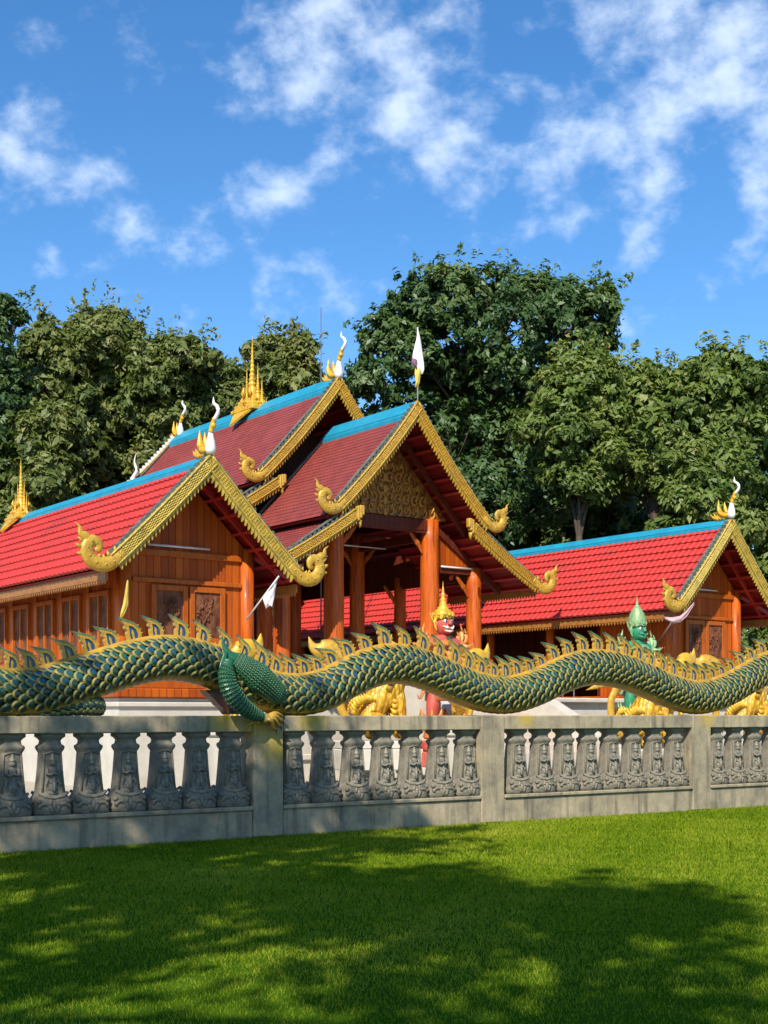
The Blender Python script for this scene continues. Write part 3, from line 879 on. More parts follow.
def bargeboard(par, yb, prof, sgn, w, mats, name='bargeboard', stud=True, teeth=.10, cusp=.075, top_ext=.06, th=.09, scroll=1.0, hood=False):
    """Gilded board along the gable edge: prof is a list of (x, z) outward; teeth below, cusps above, studs in front."""
    mb = MB()
    P = [Vector((p[0] * sgn, 0, p[1])) for p in prof]
    ln = sum((P[i + 1] - P[i]).length for i in range(len(P) - 1))
    def at(s):
        for i in range(len(P) - 1):
            l = (P[i + 1] - P[i]).length
            if s <= l or i == len(P) - 2:
                d = (P[i + 1] - P[i]).normalized()
                nr = Vector((-d.z, 0, d.x));
                if nr.z < 0: nr = -nr
                return P[i] + d * s, d, nr
            s -= l
    n = max(6, int(ln / .12))
    for i in range(n):
        p, d, nr = at(ln * i / n); q, d2, nr2 = at(ln * (i + 1) / n)
        A = [p + nr * top_ext, p - nr * (w - top_ext), q - nr2 * (w - top_ext), q + nr2 * top_ext]
        if i == 0:      # plumb cut at the apex
            A[0] = Vector((0, 0, p.z + top_ext * 1.35)) if abs(p.x) < .01 else A[0]
            A[1] = Vector((0, 0, p.z - (w - top_ext) * 1.35)) if abs(p.x) < .01 else A[1]
        pts = [Vector((v.x, yb - th / 2, v.z)) for v in A] + [Vector((v.x, yb + th / 2, v.z)) for v in A]
        mb.add(pts, [(0, 1, 2, 3) if sgn > 0 else (3, 2, 1, 0), (7, 6, 5, 4) if sgn > 0 else (4, 5, 6, 7), (0, 3, 7, 4), (1, 5, 6, 2)], 0)
    # rails along both edges
    for off in (top_ext - .02, -(w - top_ext) + .03):
        path = []
        for i in range(n + 1):
            p, d, nr = at(ln * i / n)
            v = p + nr * off
            path.append((v.x, yb - th / 2 - .005, v.z))
        mb.sweep(path, .022, 0, n=6, ref=(0, 1, 0))
    if stud:
        st = .066; rows = 4; k = 0
        s = .12
        while s < ln - .04:
            p, d, nr = at(s)
            for r in range(rows):
                if k % 2 and r == rows - 1: continue
                f = (r + .5 + (.5 if k % 2 else 0)) / rows
                c = p + nr * (top_ext - .05 - f * (w - .1))
                hw = (w - .1) / rows * .52
                c3 = Vector((c.x, yb - th / 2, c.z))
                vs = [c3 + d * st * .75, c3 + nr * hw, c3 - d * st * .75, c3 - nr * hw, c3 + Vector((0, -.03, 0))]
                mb.add(vs, [(0, 1, 4), (1, 2, 4), (2, 3, 4), (3, 0, 4)], 0)
            s += st; k += 1
    s = .1; step = .105
    while s < ln - .02:
        p, d, nr = at(s)
        b0 = p - nr * (w - top_ext)
        tri = [b0 - d * .05, b0 + d * .05, b0 + d * .075 - nr * teeth]
        pts = [Vector((v.x, yb - th * .35, v.z)) for v in tri] + [Vector((v.x, yb + th * .35, v.z)) for v in tri]
        mb.add(pts, [(0, 1, 2), (5, 4, 3), (0, 3, 4, 1), (1, 4, 5, 2), (2, 5, 3, 0)], 0)
        s += step
    s = .16; step = .15
    while s < ln - .02:
        p, d, nr = at(s)
        b0 = p + nr * (top_ext - .005)
        tri = [b0 - d * .05, b0 + d * .05, b0 - d * .02 + nr * cusp, b0 - d * .05 + nr * cusp * .8]
        pts = [Vector((v.x, yb - th * .3, v.z)) for v in tri] + [Vector((v.x, yb + th * .9, v.z)) for v in tri]
        mb.add(pts, [(0, 1, 2, 3), (7, 6, 5, 4), (0, 4, 5, 1), (1, 5, 6, 2), (2, 6, 7, 3), (3, 7, 4, 0)], 1)
        s += step
    if hood:        # knob at the upper end of a lower board
        p, d, nr = at(0)
        c = p - nr * (w * .35)
        for q, (du, hh) in enumerate(((-.02, .24), (-.10, .21), (-.17, .16))):
            c2 = c + d * du
            mb.box((c2.x, yb - .01 - q * .006, c2.z), (.075, th + .05, hh * 1.5), 0, None, .02)
        mb.sweep([(c.x - sgn * .08, yb - .02, c.z - .15), (c.x - sgn * .08, yb - .02, c.z - .26), (c.x - sgn * .07, yb - .02, c.z - .34)], [.06, .04, .005], 0, n=8)
    o = mb.build(name, mats, par)
    if scroll:
        k = scroll
        e, d, nr = at(ln)
        c0 = e - nr * (w * .5 - top_ext)
        base = [(-.25, .21), (-.10, .075), (.06, -.05), (.27, -.11), (.50, -.06), (.64, .10), (.655, .29), (.53, .42), (.38, .37), (.37, .24), (.46, .20)]
        pts = [Vector((c0.x + sgn * u * k, yb - .01, c0.z + v * k)) for u, v in base]
        path = spline([tuple(p) for p in pts], 5)
        m = len(path)
        rad = np.interp(np.linspace(0, 1, m), [0, .12, .3, .5, .68, .82, .93, 1], [.13, .16, .175, .165, .14, .11, .085, .05]) * k
        sb = MB()
        sb.sweep(path, rad, 0, n=12, ref=(0, 1, 0), flat=.55)
        # flame tip
        tp = spline([(c0.x + sgn * .52 * k, yb - .01, c0.z + .33 * k), (c0.x + sgn * .68 * k, yb - .01, c0.z + .49 * k), (c0.x + sgn * .80 * k, yb - .01, c0.z + .57 * k), (c0.x + sgn * .83 * k, yb - .01, c0.z + .70 * k), (c0.x + sgn * .94 * k, yb - .01, c0.z + .80 * k)], 5)
        sb.sweep(tp, np.interp(np.linspace(0, 1, len(tp)), [0, .3, .6, 1], [.13, .11, .06, .006]) * k, 0, n=10, ref=(0, 1, 0), flat=.5)
        for (u, v, du, dv) in ((.14, -.13, -.1, -.1), (.38, -.20, .02, -.08), (.0, -.06, -.14, -.06), (.80, .10, .10, .02), (.83, .26, .10, .06), (.76, .40, .12, .07), (.24, .03, .02, .1), (.12, .10, .04, .12), (.36, .06, -.02, .09), (-.06, .22, .05, .12)):
            sb.sweep([(c0.x + sgn * u * k * .92, yb - .01, c0.z + v * k * .85), (c0.x + sgn * (u + du * .5) * k, yb - .01, c0.z + (v + dv * .5) * k), (c0.x + sgn * (u + du) * k, yb - .01, c0.z + (v + dv) * k)], [.06 * k, .04 * k, .004], 0, n=7, ref=(0, 1, 0), flat=.6)
        # beading on the face
        for q in range(4, m - 12, 5):
            pq = path[q]
            sb.ball((pq[0], pq[1] - rad[q] * .52, pq[2]), .028 * k, 0, n=7, m=5)
        sb.build('scroll', M['gold'], o)
    return o

def chofa(par, x, y, z, k=1.0, face=-1, name='finial'):
    """Roof-apex finial: white vase, gilded neck, hooked white tip, gilded horn and feathers to the rear."""
    mb = MB()
    mb.lathe([(.09 * k, 0), (.13 * k, .08 * k), (.142 * k, .16 * k), (.115 * k, .32 * k), (.075 * k, .46 * k), (.05 * k, .60 * k)], c=(x, y, z), n=14, mi=1)
    d = -1   # toward the gable front
    p = spline([(x, y, z + .55 * k), (x + .02, y + d * .06 * k, z + .74 * k), (x + .03, y + d * .14 * k, z + .9 * k)], 5)
    mb.sweep(p, np.linspace(.07, .06, len(p)) * k, 0, n=10)
    mb.ball((x + .02, y + d * .08 * k, z + .72 * k), (.08 * k, .08 * k, .09 * k), 0)
    p = spline([(x + .03, y + d * .13 * k, z + .86 * k), (x + .05, y + d * .26 * k, z + 1.02 * k), (x + .05, y + d * .22 * k, z + 1.18 * k), (x + .03, y + d * .10 * k, z + 1.28 * k), (x + .02, y + d * .10 * k, z + 1.44 * k)], 5)
    mb.sweep(p, np.interp(np.linspace(0, 1, len(p)), [0, .4, .8, 1], [.055, .05, .035, .006]) * k, 1, n=9)
    # horn
    p = spline([(x, y + .02 * k, z + .12 * k), (x, y + .30 * k, z + .14 * k), (x, y + .52 * k, z + .32 * k), (x, y + .56 * k, z + .72 * k)], 6)
    mb.sweep(p, np.interp(np.linspace(0, 1, len(p)), [0, .35, .7, 1], [.11, .15, .10, .008]) * k, 0, n=10, flat=.7)
    p = spline([(x, y + .2 * k, z + .2 * k), (x, y + .28 * k, z + .42 * k), (x, y + .30 * k, z + .62 * k)], 5)
    mb.sweep(p, np.interp(np.linspace(0, 1, len(p)), [0, .5, 1], [.07, .06, .005]) * k, 0, n=8)
    for q in range(3):
        a = y + (.5 + .13 * q) * k
        p = spline([(x, a - .25 * k, z + .02 * k), (x, a, z + .10 * k), (x, a + .16 * k, z + (.30 - .03 * q) * k)], 4)
        mb.sweep(p, np.interp(np.linspace(0, 1, len(p)), [0, .5, 1], [.09, .075, .006]) * k, 0, n=8, flat=.8)
    return mb.build(name, [M['gold_bright'], M['white']], par)

def spire(par, x, y, z, k=1.0, small=True, name='ridge_spire'):
    mb = MB()
    def one(cx, cy, cz, q):
        prof = [(.24, 0), (.25, .05), (.19, .09), (.20, .16), (.15, .22), (.165, .28), (.12, .33), (.13, .40)]
        r = .13; zz = .40
        while r > .03:
            prof += [(r * .7, zz + .04), (r, zz + .07), (r * .95, zz + .11)]
            zz += .13; r *= .83
        prof += [(.022, zz + .05), (.028, zz + .09), (.012, zz + .16), (.004, zz + .42)]
        mb.lathe([(a * q, b * q) for a, b in prof], c=(cx, cy, cz), n=12)
        for a in range(8):
            th = a * PI / 4
            p = [(cx + math.cos(th) * .22 * q, cy + math.sin(th) * .22 * q, cz + .1 * q), (cx + math.cos(th) * .30 * q, cy + math.sin(th) * .30 * q, cz + .24 * q), (cx + math.cos(th) * .26 * q, cy + math.sin(th) * .26 * q, cz + .42 * q)]
            mb.sweep(p, [.06 * q, .045 * q, .004], 0, n=6)
    one(x, y, z + .22 * k, k)
    if small:
        for dy, dz, q in ((-.30, .12, .62), (.30, .12, .62), (-.52, .0, .44), (.52, .0, .44)):
            one(x, y + dy * k, z + dz * k, k * q)
    # saddle base draped over the ridge
    mb.box((x, y, z + .06 * k), (.62 * k, 1.0 * k, .14 * k), 0, None, .02)
    mb.box((x, y, z + .18 * k), (.50 * k, .8 * k, .12 * k), 0, None, .02)
    mb.box((x, y, z - .06 * k), (.74 * k, 1.2 * k, .12 * k), 0, None, .02)
    for sx in (-1, 1):
        one(x + sx * .24 * k, y - .1 * k, z + .05 * k, .42 * k)
    for sx in (-1, 1):
        mb.prism([(-.50 * k, .0), (.50 * k, .0), (.2 * k, -.36 * k), (0, -.62 * k), (-.2 * k, -.36 * k)],
                 lambda u, v, w, sx=sx: Vector((x + sx * (.30 * k - v * .70) + w * sx * .7, y + u, z - .10 * k + v * .76 + w * .7)), .06, 0)
    return mb.build(name, M['gold_bright'], par)

def roof_pair(par, ridge_z, tiers, y0, y1, tile, course, pitch, amp, lift, ridge_h, name='roof', ns=6, purlins=True, rake=True):
    """Both slopes of one gabled roof in tiers; soffit, purlins, ridge cap and eave boards as sub-parts."""
    mb = MB()
    for sgn in (-1, 1):
        for ti in range(len(tiers)):
            (x0, z0), (x1, z1) = tiers[ti]
            tile_slope(mb, (sgn * x0, z0), (sgn * x1, z1), y0, y1, course, pitch, amp, lift, 0, ns)
    r = mb.build(name, tile, par)
    so = MB(); pu = MB(); rk = MB()
    for sgn in (-1, 1):
        for (x0, z0), (x1, z1) in tiers:
            d = Vector((x1 - x0, 0, z1 - z0)); l = d.length; d.normalize()
            nr = Vector((-d.z, 0, d.x)); nr = nr if nr.z > 0 else -nr
            o = .05
            a = Vector((x0, 0, z0)) - nr * .03; b = Vector((x1, 0, z1)) - nr * .03
            if x0 < .01: a = Vector((.004, 0, z0 - .03 / max(nr.z, .2)))
            q = [a, b, b - nr * o, a - nr * o]
            if x0 < .01: q[3] = Vector((.004, 0, z0 - (.03 + o) / max(nr.z, .2)))
            pts = [Vector((v.x * sgn, y0 + .02, v.z)) for v in q] + [Vector((v.x * sgn, y1 - .02, v.z)) for v in q]
            F = [(0, 1, 2, 3), (7, 6, 5, 4), (0, 4, 5, 1), (1, 5, 6, 2), (2, 6, 7, 3), (3, 7, 4, 0)]
            so.add(pts, F if sgn > 0 else [f[::-1] for f in F])
            if purlins:
                n = max(3, int(l / .42))
                for i in range(n):
                    p = Vector((x0, 0, z0)) + d * (l * (i + .6) / n) - nr * (.03 + o + .045)
                    R = Matrix(((d.x * sgn, 0, nr.x * sgn), (0, 1, 0), (d.z, 0, nr.z)))
                    pu.box((p.x * sgn, (y0 + y1) / 2, p.z), (.07, (y1 - y0) - .16, .086), 0, R)
            if rake:
                R = Matrix(((d.x * sgn, 0, nr.x * sgn), (0, 1, 0), (d.z, 0, nr.z)))
                for ye in (y0 + .06, y1 - .06):
                    p = Vector((x0, 0, z0)) + d * (l / 2 - .02) + nr * (lift + amp + .03)
                    rk = MB(); rk.box((p.x * sgn, ye - (.02 if ye < (y0 + y1) / 2 else -.02), p.z), (l - .06, .08, .05), 0, R, .012); rk.build('rake_cap', M['rake'], r)
    so.build('soffit', M['soffit'], r)
    if purlins: pu.build('purlins', M['red_beam'], r)
    cap = MB()
    (x0, z0), (x1, z1) = tiers[0]
    m = (z1 - z0) / (x1 - x0)
    h = ridge_h
    wv = lift + amp + .035
    sec = [(0, z0 + .16), (h * .75, z0 + .16 + m * h * .75), (h * .75 - .03, z0 + m * h * .75 + .02), (0, z0 + .05), (-h * .75 + .03, z0 + m * h * .75 + .02), (-h * .75, z0 + .16 + m * h * .75)]
    pts = [(a, y0 - .0, b) for a, b in sec] + [(a, y1 + .0, b) for a, b in sec]
    cap.add(pts, [(0, 1, 2, 3), (0, 3, 4, 5), (9, 8, 7, 6), (11, 10, 9, 6), (0, 6, 7, 1), (1, 7, 8, 2), (2, 8, 9, 3), (3, 9, 10, 4), (4, 10, 11, 5), (5, 11, 6, 0)])
    sec2 = [(h * .80, z0 + .14 + m * h * .8), (h * .86, z0 + .13 + m * h * .86), (h * .84, z0 + .02 + m * h * .84), (h * .78, z0 + .03 + m * h * .78)]
    for sg in (-1, 1):
        pts = [(a * sg, y0, b) for a, b in sec2] + [(a * sg, y1, b) for a, b in sec2]
        cap.add(pts, [(0, 1, 2, 3), (7, 6, 5, 4), (0, 4, 5, 1), (1, 5, 6, 2), (2, 6, 7, 3), (3, 7, 4, 0)])
    cap.build('ridge_cap', M['teal'], r)
    return r

def eave_board(par, sgn, x, z, y0, y1, h=.16, tooth=.08, pitch=.11, name='eave_board', mat=None):
    mb = MB()
    mb.box((sgn * x, (y0 + y1) / 2, z), (.05, y1 - y0, h))
    y = y0 + .02
    while y < y1 - pitch:
        pts = [(sgn * x - .015, y, z - h / 2), (sgn * x - .015, y + pitch * .9, z - h / 2), (sgn * x - .015, y + pitch * .45, z - h / 2 - tooth),
               (sgn * x + .015, y, z - h / 2), (sgn * x + .015, y + pitch * .9, z - h / 2), (sgn * x + .015, y + pitch * .45, z - h / 2 - tooth)]
        mb.add(pts, [(0, 1, 2), (5, 4, 3), (0, 3, 4, 1), (1, 4, 5, 2), (2, 5, 3, 0)])
        y += pitch
    return mb.build(name, mat or M['fascia'], par)

def door_leaf(par, x0, x1, z0, z1, y, name='door'):
    """Panelled leaf on the gable wall (faces -y): frame as the part, sunk carved panel as its sub-part."""
    mb = MB(); w = .11
    for (a, b, c, d) in ((x0, x0 + w, z0, z1), (x1 - w, x1, z0, z1), (x0 + w + .003, x1 - w - .003, z1 - w, z1), (x0 + w + .003, x1 - w - .003, z0, z0 + w), (x0 + w + .003, x1 - w - .003, z0 + .72, z0 + .84)):
        mb.box(((a + b) / 2, y, (c + d) / 2), (b - a, .07, d - c), 0, None, .008)
    o = mb.build(name, M['wood_frame'], par)
    p = MB()
    for c, d in ((z0 + w + .003, z0 + .717), (z0 + .843, z1 - w - .003)):
        p.box(((x0 + x1) / 2, y + .015, (c + d) / 2), (x1 - x0 - 2 * w - .006, .03, d - c))
        cx = (x0 + x1) / 2; hh = d - c; rw = (x1 - x0 - 2 * w) / 2
        rr = random.Random(int(x0 * 100 + c * 1000))
        for k in range(12):
            u = rr.uniform(-.7, .7) * rw; v = c + rr.uniform(.08, .75) * hh
            pts = spline([(cx + u, y - .002, v), (cx + u + rr.uniform(-.5, .5) * rw * .5, y - .008, v + .12 * hh), (cx + u * .6 + rr.uniform(-.6, .6) * rw * .5, y - .004, v + .24 * hh)], 4)
            p.sweep(pts, np.linspace(.035, .010, len(pts)), 0, n=6)
    p.build('carved_panel', M['carved'], o)
    return o

def shutter(par, y0, y1, z0, z1, x, name='window'):
    mb = MB(); w = .06; ym = (y0 + y1) / 2
    for (a, b, c, d) in ((y0, y0 + w, z0, z1), (y1 - w, y1, z0, z1), (ym - w / 2, ym + w / 2, z0, z1)):
        mb.box((x, (a + b) / 2, (c + d) / 2), (.09, b - a, d - c), 0, None, .006)
    for a, b in ((y0 + w + .003, ym - w / 2 - .003), (ym + w / 2 + .003, y1 - w - .003)):
        for c, d in ((z0, z0 + .08), (z1 - .09, z1), (z0 + .45, z0 + .51)):
            mb.box((x, (a + b) / 2, (c + d) / 2), (.08, b - a, d - c), 0, None, .006)
    o = mb.build(name, M['wood_frame'], par)
    p = MB()
    for a, b in ((y0 + w + .003, ym - w / 2 - .003), (ym + w / 2 + .003, y1 - w - .003)):
        p.box((x + .02, (a + b) / 2, (z0 + z1) / 2), (.03, b - a, z1 - z0 - .01))
    p.build('shutter_panel', M['carved'], o)
    return o

def barge_prof(x1, z0, z1, x0=0.0, sag=.05, n=8, dz=0.0):
    out = []
    for i in range(n + 1):
        f = i / n
        out.append((x0 + (x1 - x0) * f, z0 + (z1 - z0) * f - sag * 4 * f * (1 - f) + dz))
    return out

FLOOR = 1.95
def pavilion(name, label, loc, ridge, length, open_from=None, spire_end=False):
    p = thing(name, label, 'pavilion', loc, GROT)
    HW = 2.18; EZ = 4.13
    tiers = [((0, ridge), (HW, EZ))]
    r = roof_pair(p, ridge, tiers, .05, length, M['tile_red'], .30, .21, .030, .055, .20)
    for sgn in (-1, 1):
        bargeboard(p, 0, barge_prof(HW - .12, ridge + .10, EZ + .18, sag=.035), sgn, .26, [M['gold_dull'], M['rake']], teeth=.10, scroll=.80)
        bargeboard(p, length + .05, barge_prof(HW - .12, ridge + .10, EZ + .18, sag=.035), sgn, .26, [M['gold_dull'], M['rake']], teeth=.10, scroll=.80, stud=False)
        eave_board(p, sgn, HW - .10, EZ - .13, .15, length - .1)
    chofa(p, 0, -.02, ridge + .16, .76)
    if spire_end: spire(p, 0, length - .45, ridge + .10, .72)
    # walls
    hw = 1.37; yw = .9
    ylen = open_from if open_from else length - .9
    zt = ridge - (ridge - EZ) * hw / HW - .18
    wb = MB()
    zap = ridge - .22
    e = .06
    fr = lambda u, v, w: Vector((u, yw + e + w, v))
    wb.prism([(-hw, FLOOR), (hw, FLOOR), (hw, zt), (0, zap), (-hw, zt)], fr, 2 * e)
    wb.build('wall', M['wood'], p)
    w2 = MB()
    for sx in (-1, 1):
        w2.box((sx * (hw - .06), (yw + .125 + ylen) / 2, (FLOOR + zt) / 2), (.12, ylen - yw - .125, zt - FLOOR))
    w2.build('wall', M['wood'], p)
    bk = MB(); fr2 = lambda u, v, w: Vector((u, ylen + e + .003 + w, v))
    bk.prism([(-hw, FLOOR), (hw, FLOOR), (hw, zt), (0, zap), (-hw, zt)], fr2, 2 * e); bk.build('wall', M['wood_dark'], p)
    # posts, beams
    for sx in (-1, 1):
        mb = MB(); mb.lathe([(.15, FLOOR - .1), (.15, zt + .05)], c=(sx * (hw + .0), yw + .02, 0), n=18); mb.build('corner_post', M['log'], p)
    for zz, hh in ((zt - .16, .12), (FLOOR + 2.10, .09), (FLOOR + .08, .16)):
        mb = MB(); mb.box((0, yw - .03, zz), (2 * hw - .32, .06, hh), 0, None, .01)
        mb.build('wall_beam', M['wood_frame'], p)
    # soffit brace: red beam from the wall out to the boards
    mb = MB()
    for sx in (-1, 1):
        mb.beam((sx * (hw + .12), yw + .05, zt - .05), (sx * (HW - .2), .08 + .9 - .85, EZ + .02 + .0), .08, .1)
        mb.beam((sx * (hw + .1), .5, zt + .0), (sx * (HW - .15), .5, EZ - .0), .1, .1)
        mb.beam((sx * .15, .5, ridge - .35), (sx * (HW - .2), .5, EZ + .05), .09, .11)
    mb.build('brace', M['red_beam'], p)
    door_leaf(p, -.82, -.02, FLOOR + .17, FLOOR + 2.02, yw - .045)
    door_leaf(p, .02, .82, FLOOR + .17, FLOOR + 2.02, yw - .045)
    mb = MB(); mb.sweep([(-.9, yw - .09, zt - .02), (.45, yw - .09, zt - .02)], .022, n=8); mb.build('lamp_tube', M['lamp_white'], p)
    # side windows
    if not open_from:
        y = yw + .55
        while y + .95 < ylen:
            shutter(p, y, y + .92, FLOOR + .12, FLOOR + 1.92, -hw - .03)
            y += 1.35
        mb = MB(); yy = yw + .2
        while yy < ylen:
            mb.box((-hw - .02, yy, (FLOOR + zt) / 2), (.07, .13, zt - FLOOR), 0, None, .01); yy += 1.35
        mb.build('wall_post', M['wood_frame'], p)
        mb = MB(); mb.sweep([(-hw - .12, yw + 2.1, zt - .25), (-hw - .12, yw + 3.1, zt - .25)], .022, n=8); mb.build('lamp_tube', M['lamp_white'], p)
    else:
        y = ylen + 2.0
        while y < length - .5:
            mb = MB(); mb.lathe([(.13, FLOOR - .1), (.13, zt + .05)], c=(-hw, y, 0), n=14); mb.build('post', M['log'], p)
            y += 2.6
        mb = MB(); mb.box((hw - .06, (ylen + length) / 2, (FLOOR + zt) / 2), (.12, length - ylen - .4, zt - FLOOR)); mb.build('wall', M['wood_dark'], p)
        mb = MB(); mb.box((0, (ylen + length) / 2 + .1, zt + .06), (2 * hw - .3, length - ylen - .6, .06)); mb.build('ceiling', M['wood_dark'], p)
    # floor edge and plinth
    mb = MB(); mb.box((0, length / 2, FLOOR - .10), (2 * hw + .7, length - 1.0, .18), 0, None, .02); mb.build('floor_edge', M['wood'], p)
    mb = MB(); mb.box((0, length / 2, (FLOOR - .2) / 2), (2 * hw + .5, length - 1.2, FLOOR - .2 + .004)); mb.box((0, length / 2, FLOOR - .32), (2 * hw + .62, length - 1.08, .10), 0, None, .02)
    mb.build('plinth', M['plinth'], p)
    return p

pavilion('prayer_pavilion', 'nearer wooden pavilion with bright red roof and shuttered side wall, at the left', G(0, 0), 6.28, 10.0, spire_end=True)
pavilion('prayer_pavilion', 'farther wooden pavilion at the right edge with long red roof over a dark veranda', G(15.74, 0), 6.48, 24.0, open_from=3.4)

# ------------------------------------------------------------------ central hall
HO = G(7.95, 0)
hall = thing('temple_hall', 'tall central temple hall with stacked maroon roofs, teal ridges and log columns', 'temple', HO, GROT)
pt = [((0, 9.16), (2.75, 6.20)), ((2.35, 6.20), (4.35, 4.88))]
mt = [((0, 10.5), (2.8, 7.45)), ((2.4, 7.45), (4.45, 6.10))]
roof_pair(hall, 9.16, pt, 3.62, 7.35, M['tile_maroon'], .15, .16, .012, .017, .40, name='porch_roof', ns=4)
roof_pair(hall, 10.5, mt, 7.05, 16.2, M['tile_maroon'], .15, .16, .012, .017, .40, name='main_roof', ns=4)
for sgn in (-1, 1):
    for tiers, yb, nm in ((pt, 3.58, 'porch_bargeboard'), (mt, 7.0, 'main_bargeboard')):
        (a, b), (c, d) = tiers
        bargeboard(hall, yb, barge_prof(b[0] - .30, a[1] + .08, b[1] + .28, sag=.12), sgn, .25, [M['gold'], M['rake']], name=nm, scroll=.76, teeth=.09)
        bargeboard(hall, yb + .02, barge_prof(d[0] - .1, c[1] + .18, d[1] + .10, x0=c[0] - .45, sag=.05), sgn, .25, [M['gold'], M['rake']], name=nm, scroll=.80, hood=True, teeth=.09)
    bargeboard(hall, 16.25, barge_prof(2.6, 10.58, 8.0, sag=.10), sgn, .28, [M['gold'], M['white']], name='rear_bargeboard', scroll=0, stud=False, cusp=.09)
    bargeboard(hall, 16.23, barge_prof(4.35, 7.84, 6.25, x0=2.05, sag=.05), sgn, .28, [M['gold'], M['white']], name='rear_bargeboard', scroll=0, stud=False, cusp=.09)
    eave_board(hall, sgn, 4.28, 4.78, 3.75, 7.5, name='eave_board')
    eave_board(hall, sgn, 4.38, 6.00, 7.2, 16.1, name='eave_board')
chofa(hall, 0, 7.0, 10.58, .88)
chofa(hall, 0, 16.0, 10.53, .82)
spire(hall, 0, 11.5, 10.58, 1.05)
mb = MB()
p_ = spline([(-1.6, 16.2, 8.7), (-1.6, 16.2, 9.0), (-1.55, 16.05, 9.25), (-1.6, 16.1, 9.55), (-1.58, 16.0, 9.8)], 5)
mb.sweep(p_, np.interp(np.linspace(0, 1, len(p_)), [0, .2, .5, 1], [.10, .08, .05, .006]), 0, n=9)
mb.build('rear_finial', M['white'], hall)
# pediments and upper walls
mb = MB()
fr = lambda u, v, w: Vector((u, 4.95 + w, v))
mb.prism([(-2.05, 6.62), (2.05, 6.62), (1.85, 6.90), (0, 8.85), (-1.85, 6.90)], fr, .08)
ped = mb.build('pediment', M['gold_stand'], hall)
def filigree():
    mb = MB(); rr = random.Random(11)
    def curl(cx, cz, r, turn, a0, sg):
        pts = []
        for i in range(16):
            f = i / 15
            a = a0 + sg * turn * f
            rad = r * (1 - .82 * f)
            pts.append((cx + math.cos(a) * rad, 4.90, cz + math.sin(a) * rad))
        mb.sweep(pts, np.linspace(.034, .012, 16), 0, n=6, ref=(0, 1, 0))
    for row in range(7):
        z = 6.78 + row * .27
        half = max(0.0, (8.6 - z) * .98 - .12)
        n = max(1, int(half / .26))
        for i in range(n):
            x = (i + .5) * half / n
            for sg in (-1, 1):
                curl(sg * x, z, .15, 6.5, PI / 2 if row % 2 else -PI / 2, sg)
                mb.sweep([(sg * x, 4.89, z), (sg * (x + .08), 4.88, z + .12), (sg * (x + .06), 4.89, z + .24)], [.03, .028, .004], 0, n=6)
    for z in (6.7, 7.0, 7.3, 7.6, 7.9, 8.2):
        mb.ball((0, 4.89, z), (.09, .03, .12), 0, n=8, m=6)
    return mb.build('filigree', M['filigree'], ped)
filigree()
mb = MB(); mb.box((0, 4.96, 6.45), (3.5, .22, .30), 0, None, .02); mb.box((0, 4.93, 6.27), (3.3, .12, .05)); mb.build('tie_beam', M['wood_dark'], hall)
for sg in (-1, 1):
    mb = MB()
    mb.prism([(sg * 1.78, 5.42), (sg * 3.05, 5.42), (sg * 1.78, 6.30)], lambda u, v, w: Vector((u, 5.0 + w, v)), .08)
    mb.build('side_panel', M['wood'], hall)
mb = MB()
for sg in (-1, 1):
    mb.beam((sg * 1.75, 4.93, 6.35), (sg * 4.0, 4.93, 4.84), .12, .16)
    mb.beam((sg * .08, 4.5, 8.70), (sg * 2.5, 4.5, 6.10), .10, .12)
    mb.box((sg * 2.5, 5.0, 5.32), (1.4, .16, .16))
    for y in (5.0, 8.3):
        mb.box((sg * 1.56, y + 1.62, 6.2), (.18, 3.0, .22))
        mb.box((sg * 3.12, y + 1.62, 5.2), (.14, 3.0, .18))
mb.box((0, 8.3, 6.2), (2.6, .18, .22))
mb.box((3.12, 11.0, 5.62), (.06, 7.6, .95)); mb.box((3.02, 6.65, 5.45), (.06, 3.0, .55))
mb.build('roof_truss', M['wood_dark'], hall)
mb = MB()
for sg in (-1, 1):
    mb.sweep([(sg * 1.85, 4.87, 5.40), (sg * 3.0, 4.87, 5.40)], .024, n=8)
mb.sweep([(-1.3, 6.6, 6.0), (1.3, 6.6, 6.0)], .02, n=8)
mb.build('lamp_tube', M['lamp_white'], hall)
# main gable wall, above the porch roof
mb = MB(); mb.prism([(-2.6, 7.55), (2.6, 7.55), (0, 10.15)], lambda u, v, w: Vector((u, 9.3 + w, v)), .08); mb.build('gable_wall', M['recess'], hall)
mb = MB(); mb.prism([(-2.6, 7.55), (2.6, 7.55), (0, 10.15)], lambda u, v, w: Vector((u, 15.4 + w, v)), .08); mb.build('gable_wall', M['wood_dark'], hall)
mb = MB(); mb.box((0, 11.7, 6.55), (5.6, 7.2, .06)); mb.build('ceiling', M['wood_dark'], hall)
mb = MB(); mb.box((-3.05, 12.9, (FLOOR + 6.5) / 2), (.12, 5.2, 6.5 - FLOOR)); mb.box((0, 15.45, (FLOOR + 6.4) / 2), (5.8, .12, 6.4 - FLOOR)); mb.build('wall', M['wood_dark'], hall)
